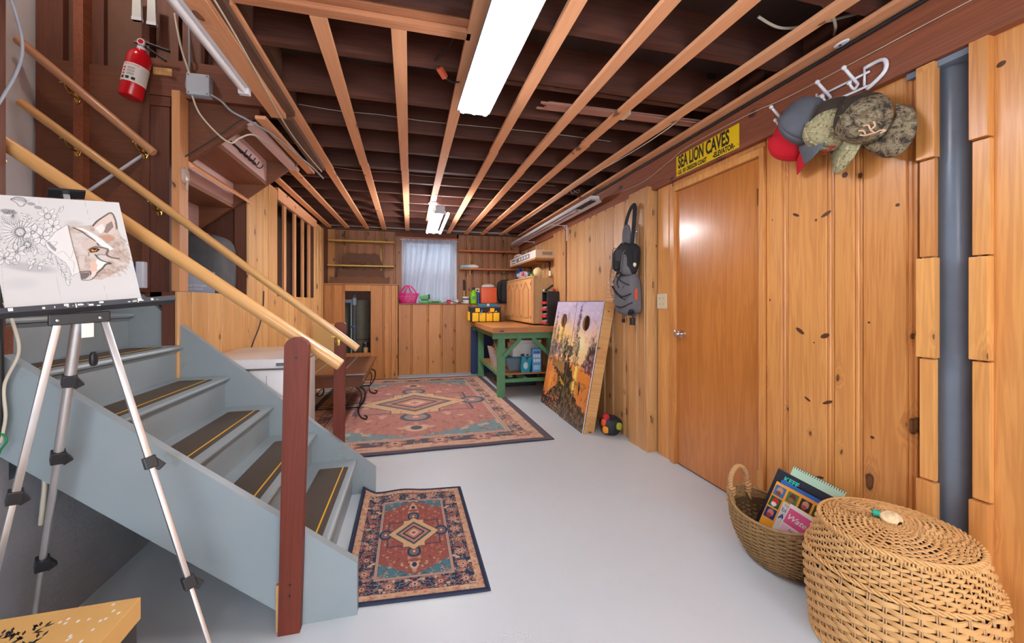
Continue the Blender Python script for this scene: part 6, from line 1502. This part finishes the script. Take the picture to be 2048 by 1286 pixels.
# shelves on slotted standards
def shelf(lb, x0, x1, z, m, zs, first):
    t = thing('wall_shelf', lb, 'shelf', (0, 0, 0)); MB().box(x0, x1, 6.64, 6.862, z-.012, z+.010, .002).build('board', m, t)
    for x in (x0+.22, x1-.21):
        MB().box(x-.006, x+.006, 6.852, 6.862, z-.08, z+.02).prism([(6.855, z-.06), (6.855, z-.012), (6.68, z-.012), (6.68, z-.020)], x-.002, x+.002, 'X').build('shelf_bracket', IRON, t)
    return t
shelf('upper yellow edged shelf above the closet', -1.245, -.262, 2.165, YSHELF, 0, 1); shelf('lower yellow edged shelf above the closet', -1.25, -.265, 1.778, YSHELF, 0, 0)
shelf('upper orange shelf right of the window', .775, 1.78, 2.07, OSHELF, 0, 1); shelf('lower orange shelf right of the window', .80, 1.80, 1.765, OSHELF, 0, 0)
for x, z0, z1, lb in ((-1.03, 1.66, 2.35, 'brass shelf standard left of the shelves above the closet'), (-.475, 1.68, 2.35, 'brass shelf standard right of the shelves above the closet'), (.99, 1.68, 2.32, 'shelf standard next to the window holding orange shelves'), (1.58, 1.68, 2.30, 'shelf standard in the right corner holding orange shelves')):
    t = thing('shelf_standard', lb, 'standard', (x, 6.856, z0)); MB().box(-.009, .009, -.004, .004, 0, z1-z0).build('rail', BRASS, t)
    o = MB()
    for k in range(int((z1-z0)/.05)): o.box(-.002, .002, -.005, -.004, .02+.05*k, .04+.05*k)
    o.build('slots', BLACK, t)
def scallop(lb, x0, x1, z0, z1, y, m, name='scalloped_board', tilt=.0):
    t = thing(name, lb, 'wood board', ((x0+x1)/2, y, z0), (tilt, 0, 0)); w = (x1-x0)/2; h = z1-z0
    pts = [(-w, 0), (-w*.62, 0)]+[(-w*.34+.27*w*math.cos(q), .0+.07*h*0+.05*math.sin(q)) for q in [PI-PI*k/8 for k in range(9)]]+[(w*.34+.27*w*math.cos(q), .05*math.sin(q)) for q in [PI-PI*k/8 for k in range(9)]]+[(w*.95, 0), (w, h*.12), (w*.9, h*.4), (w*.8, h*.86), (w*.62, h), (w*.35, h*.92), (w*.1, h*.99), (-w*.15, h*.92), (-w*.45, h*.98), (-w*.75, h), (-w*.85, h*.75)]
    MB().prism(pts, 0, .014, 'Y').build('board', m, t); return t
CARD = plain('brown_card', (104, 70, 52), .8, vary=.1)
scallop('brown scalloped wood cut-out standing on the lower yellow shelf', -1.07, -.44, 1.79, 1.995, 6.76, CARD)
t = scallop('larger brown scalloped cut-out leaning under the yellow shelves on the closet top', -1.17, -.36, 1.492, 1.73, 6.72, CARD)
t2 = thing('curved_board', 'long wavy brown strip standing on the closet top against the wall', 'wood board', (-.77, 6.66, 1.491)); MB().prism([(-.44, 0), (.44, 0), (.44, .12), (.36, .09), (.26, .125), (.12, .10), (0, .13), (-.12, .10), (-.26, .125), (-.36, .09), (-.44, .12)], 0, .012, 'Y').build('board', plain('curved_brown', (118, 80, 56), .8), t2)
t = thing('face_masks', 'small pile of pale blue and white cloths on the lower orange shelf', 'cloth', (.95, 6.73, 1.776)); MB().blob((-.05, 0, .03), (.10, .06, .03), .8, 18, 8, .12, 1).build('blue_cloth', plain('cloth_blue', (170, 214, 222), .8), t, smooth=True); MB().blob((.06, 0, .035), (.11, .06, .035), .8, 18, 8, .12, 5).build('white_cloth', PAPER, t, smooth=True)

# curtains
def curtain_mat():
    m = bpy.data.materials.new('sheer_cotton'); m.use_nodes = True; nt = m.node_tree; b = nt.nodes['Principled BSDF']; out = nt.nodes['Material Output']
    b.inputs['Base Color'].default_value = rgba((232, 234, 240)); b.inputs['Roughness'].default_value = .9
    tr = N(nt, 'ShaderNodeBsdfTranslucent'); tr.inputs[0].default_value = rgba((236, 238, 246)); mx = N(nt, 'ShaderNodeMixShader'); mx.inputs[0].default_value = .62
    nt.links.new(b.outputs[0], mx.inputs[1]); nt.links.new(tr.outputs[0], mx.inputs[2])
    tp = N(nt, 'ShaderNodeBsdfTransparent'); m2 = N(nt, 'ShaderNodeMixShader'); m2.inputs[0].default_value = .24
    nt.links.new(mx.outputs[0], m2.inputs[1]); nt.links.new(tp.outputs[0], m2.inputs[2]); nt.links.new(m2.outputs[0], out.inputs[0]); return m
CUR = curtain_mat()
def curtain(lb, xt0, xt1, xb0, xb1, y, zt, zb, folds, seed, group='curtain panels'):
    t = thing('curtain', lb, 'curtain', (0, 0, 0), group=group)
    def fn(u, v):
        s = v; s2 = s*s*(3-2*s)
        x = (xt0+(xt1-xt0)*u)*(1-s2)+(xb0+(xb1-xb0)*u)*s2
        a = .008+.010*math.sin(u*7+seed)**2
        return (x+.004*math.sin(u*folds*6.28*2+v*2), y+a*2.6*math.sin(u*folds*2*PI+seed+.8*math.sin(v*2.4+u*3))+.004*math.sin(u*folds*5.1*PI+v), zt+(zb-zt)*v+.006*math.sin(u*folds*6.28)*v)
    MB().sheet(fn, 90, 24).build('panel', CUR, t, smooth=True)
    MB().sheet(lambda u, v: (fn(u, 0)[0], fn(u, 0)[1]-.002, zt-.06*v+.012), 90, 3).build('heading', CUR, t, smooth=True)
    MB().sheet(lambda u, v: (fn(u, 1)[0], fn(u, 1)[1]-.002, zb+.05*v), 90, 2).build('hem', CUR, t, smooth=True)
curtain('left white sheer curtain panel pulled narrow at its lower edge', -.13, .29, -.16, .14, 6.828, 2.25, 1.20, 5, 0)
curtain('right white sheer curtain panel over the larger part of the window', .26, .745, .14, .735, 6.815, 2.25, 1.245, 5, 2)
t = thing('curtain_rod', 'white curtain rod across the window top', 'rod', (0, 0, 0)); MB().cyl((-.165, 6.822, 2.243), (.765, 6.822, 2.243), .006, n=10).build('rod', WHITE, t); MB().blob((-.17, 6.822, 2.243), (.010, .010, .010), 1, 8, 6).build('finial', WHITE, t, smooth=True); MB().blob((.77, 6.822, 2.243), (.010, .010, .010), 1, 8, 6).build('finial', WHITE, t, smooth=True)

# ------------------------------------------------------------------ inside the low closet: tank, pipe, valve
t = thing('water_tank', 'tall dull grey green tank inside the low wall closet', 'tank', (-.78, 6.95, 0)); MB().lathe([(.16, 0), (.175, .03), (.175, 1.20), (.17, 1.24), (0, 1.25)], 32).build('shell', plain('tank_grey', (108, 106, 92), .6, vary=.2), t, smooth=40); MB().lathe([(.177, .60), (.177, .61)], 32).build('band', IRON, t)
t = thing('water_tank', 'second dull grey tank at the left inside the low wall closet', 'tank', (-1.08, 7.14, 0)); MB().lathe([(.15, 0), (.165, .03), (.165, 1.18), (.14, 1.22), (0, 1.23)], 32).build('shell', MATS['tank_grey'], t, smooth=40); MB().lathe([(.167, .60), (.167, .61)], 32).build('band', IRON, t)
t = thing('drain_stack', 'dark grey pipe with a branch in front of the tanks in the low closet', 'pipe', (-.865, 6.66, 0)); MB().cyl((0, 0, 0), (0, 0, 1.32), .030, n=20).build('pipe', plain('closet_pipe', (72, 76, 80), .5), t, smooth=40); MB().cyl((0, 0, 1.22), (-.25, 0, 1.22), .028, n=20).build('branch', GREYP, t, smooth=40); MB().cyl((0, 0, 1.16), (0, 0, 1.27), .037, n=20).build('coupling', GREYP, t, smooth=40); MB().blob((-.01, -.03, .82), (.035, .012, .025), 1, 12, 8).build('blue_valve', plain('valve_blue', (50, 76, 140), .5), t, smooth=True)
t = thing('well_pump', 'small dark pump with a silver cap low in the closet opening', 'pump', (-.69, 6.62, 0)); MB().cyl((0, 0, .42), (0, 0, .50), .038, n=20).build('body', CHIP, t, smooth=40); MB().cyl((0, 0, .50), (0, 0, .565), .045, n=20).build('cover', BLACK, t, smooth=40); MB().cyl((0, 0, .565), (0, 0, .575), .042, n=20).build('cap', STEEL, t, smooth=40); MB().cyl((0, 0, 0), (0, 0, .42), .03, n=12).build('stand', IRON, t)

# ------------------------------------------------------------------ chest freezer, coffee table, cardboard
t = thing('chest_freezer', 'white chest freezer standing behind the blue stairs', 'freezer', (0, 0, 0))
FRZ = plain('freezer_white', (226, 224, 224), .18)
MB().box(-1.24, -.735, 2.735, 3.44, .02, .785, .012).build('body', FRZ, t, smooth=40); MB().box(-1.25, -.722, 2.715, 3.46, .795, .855, .012).build('lid', FRZ, t, smooth=40); bx('gasket', -1.235, -.74, 2.74, 3.44, .784, .796, plain('gasket', (120, 116, 112), .8), t)
bx('panel_seam', -.86, -.857, 2.733, 2.736, .05, .75, plain('seam_grey', (150, 150, 152), .6), t); bx('badge_plate', -.80, -.75, 2.712, 2.716, .81, .83, STEEL, t)
for (x, y) in ((-1.2, 2.78), (-.78, 2.78), (-1.2, 3.40), (-.78, 3.40)): bx('foot', x-.02, x+.02, y-.02, y+.02, 0, .022, BLACK, t)
tag(MB().tube(spline([(-1.262, 3.95, 1.30), (-1.258, 3.93, 1.20), (-1.255, 3.88, 1.08), (-1.252, 3.80, .98), (-1.25, 3.70, .90), (-1.25, 3.64, .84)], 8), .005, 6).build('power_cord', CABLEB, smooth=True), 'thin black cord hanging down the left panelled wall behind the freezer', 'cord')
t = thing('coffee_table', 'dark walnut coffee table with curled iron legs and a wire shelf on the big rug', 'table', (-.79, 4.86, .012))
MB().box(-.35, .35, -.66, .66, .45, .485, .012).build('tabletop', TABLEW, t, smooth=40)
MB().prism([(-.30, .34), (.30, .34), (.32, .38), (.315, .41), (.335, .45), (-.335, .45), (-.315, .41), (-.32, .38)], -.60, .60, 'Y').build('apron', TABLEW, t)
for x in (-.14, .12): MB().bar((x, -.62, .4855), (x, .62, .4855), .005, .0012).build('inlay_line', plain('inlay', (176, 160, 150), .4), t)
for sx_ in (-1, 1):
    for sy_ in (-1, 1):
        pts = [(sx_*.27, sy_*.54, .34), (sx_*.335, sy_*.59, .30), (sx_*.33, sy_*.585, .20), (sx_*.27, sy_*.54, .10), (sx_*.29, sy_*.56, .03), (sx_*.345, sy_*.60, .010), (sx_*.36, sy_*.61, .035), (sx_*.335, sy_*.59, .045)]
        MB().tube(spline(pts, 7), .0085, 8).tube(spline([(sx_*.23, sy_*.50, .33), (sx_*.30, sy_*.55, .26), (sx_*.28, sy_*.54, .14)], 6), .006, 7).build('leg', IRON, t, smooth=True)
sh = MB()
sh.tube([(-.28, -.55, .12), (.28, -.55, .12), (.28, .55, .12), (-.28, .55, .12)], .007, 7, closed=True)
for k in range(16): sh.tube([(-.28, -.52+.069*k, .12), (.28, -.52+.069*k, .12)], .003, 5)
for x in (-.14, 0, .14): sh.tube([(x, -.55, .117), (x, .55, .117)], .003, 5)
sh.build('wire_shelf', IRON, t, smooth=True)
MB().tube([(.28, -.56, .30), (.28, .56, .30)], .006, 6).tube([(-.28, -.56, .30), (-.28, .56, .30)], .006, 6).build('side_bar', IRON, t)
t = thing('pegboard_sheet', 'tan pegboard sheet standing on the left wall beyond the freezer', 'board', (-1.06, 5.62, .50)); MB().box(-.16, .16, -.008, .008, 0, .42, .002).build('sheet', plain('tan_board', (206, 172, 112), .7), t); 
t.location = (-1.06, 5.60, .0)
t.children[0].data.transform(Matrix.Translation((0, 0, .50)))
MB().box(-.15, -.12, -.006, .006, 0, .50).box(.12, .15, -.006, .006, 0, .50).build('stand_leg', MATS['tan_board'], t)

# ------------------------------------------------------------------ things on the shelf inside the first wall opening
bx('inner_shelf', -2.0, -1.36, 2.80, 3.70, 1.215, 1.245, PINE_BD, wl)
t = thing('speaker_cabinet', 'dark speaker like box with grey woven sides inside the wall opening', 'speaker', (-1.64, 3.46, 1.246)); t.scale = (1, 1, 1.18)
MB().box(-.26, .10, -.19, .19, 0, .40, .01).build('box', plain('speaker_black', (30, 30, 34), .8), t)
MB().blob((.15, .02, .19), (.15, .19, .20), .45, 28, 16).build('grey_cloth_side', plain('woven_grey', (92, 94, 98), .95, vary=.3), t, smooth=True); bx('wood_trim', .04, .16, -.02, .02, .395, .402, PINE_L, t)
t = thing('camera_box', 'pale blue-grey product carton reading 4G LTE Cellular Trail Camera in the wall opening', 'box', (-1.43, 3.12, 1.246), (0, 0, .45)); t.scale = (1, 1, 1.6)
MB().box(-.125, .125, -.05, .05, 0, .10, .002).build('carton', plain('carton_blue', (150, 160, 182), .5), t); MB().box(-.16, -.125, -.05, .05, 0, .10).build('dark_end', BLACK, t)
t.children[0].scale = (1, 1, 1)
text('lettering', '4G LTE Cellular Trail Camera\nBattery/Solar Powered', .0145, PAPER, t, (.0, -.0508, .035), (PI/2, 0, 0), .9)
t = thing('glass_jar', 'clear glass jar beside the post inside the wall opening', 'jar', (-1.435, 2.90, 1.246)); MB().lathe([(.045, 0), (.05, .02), (.05, .14), (.038, .16), (.038, .18)], 24).build('glass', plain('jar_glass', (200, 210, 216), .06, alpha=.35), t, smooth=40); MB().lathe([(.040, .18), (.040, .195), (0, .197)], 20).build('lid', STEEL, t, smooth=40)
# bag of supplies left of the post behind the canvas corner
t = thing('blue_supply_packs', 'blue and white plastic packets on the stud shelf right of the canvas', 'packet', (-1.45, 2.685, 1.28))
MB().box(-.085, -.045, -.02, .02, 0, .14, .004).build('blue_packet', plain('pk_blue', (40, 80, 170), .3), t); MB().box(-.04, .0, -.02, .02, 0, .15, .008).build('white_packet', plain('pk_white', (220, 224, 236), .2), t); bx('red_print', -.083, -.05, -.022, -.02, .03, .06, RED, t)
bx('packet_shelf', -1.56, -1.44, 2.64, 2.70, 1.26, 1.278, DARKX, ws)
for i, (y, lb) in enumerate(((2.64, 'pale tube of sealant hanging left of the strip light'), (2.665, 'second pale sealant tube beside the first near the strip light'))):
    t = thing('sealant_tube', lb, 'tube', (-1.465+.055*i, y, 2.755)); MB().prism([(-.022, 0), (.022, 0), (.018, .16), (-.018, .16)], -.008, .008, 'Y').build('tube', plain('tube_white', (206, 210, 206), .4), t); MB().box(-.023, .023, -.010, .010, 0, .018).build('crimp', WHITE, t)
t = thing('plastic_cover', 'small cloudy plastic cover stuck on the light corner post', 'cover', (-1.266, 2.69, 1.93)); MB().blob((0, 0, 0), (.018, .038, .045), .8, 16, 10, .08).build('cover', plain('cloudy', (206, 190, 176), .2, alpha=.6), t, smooth=True); MB().tube([(.012, 0, -.03), (.012, 0, -.085)], .006, 6).build('tail', MATS['cloudy'], t)
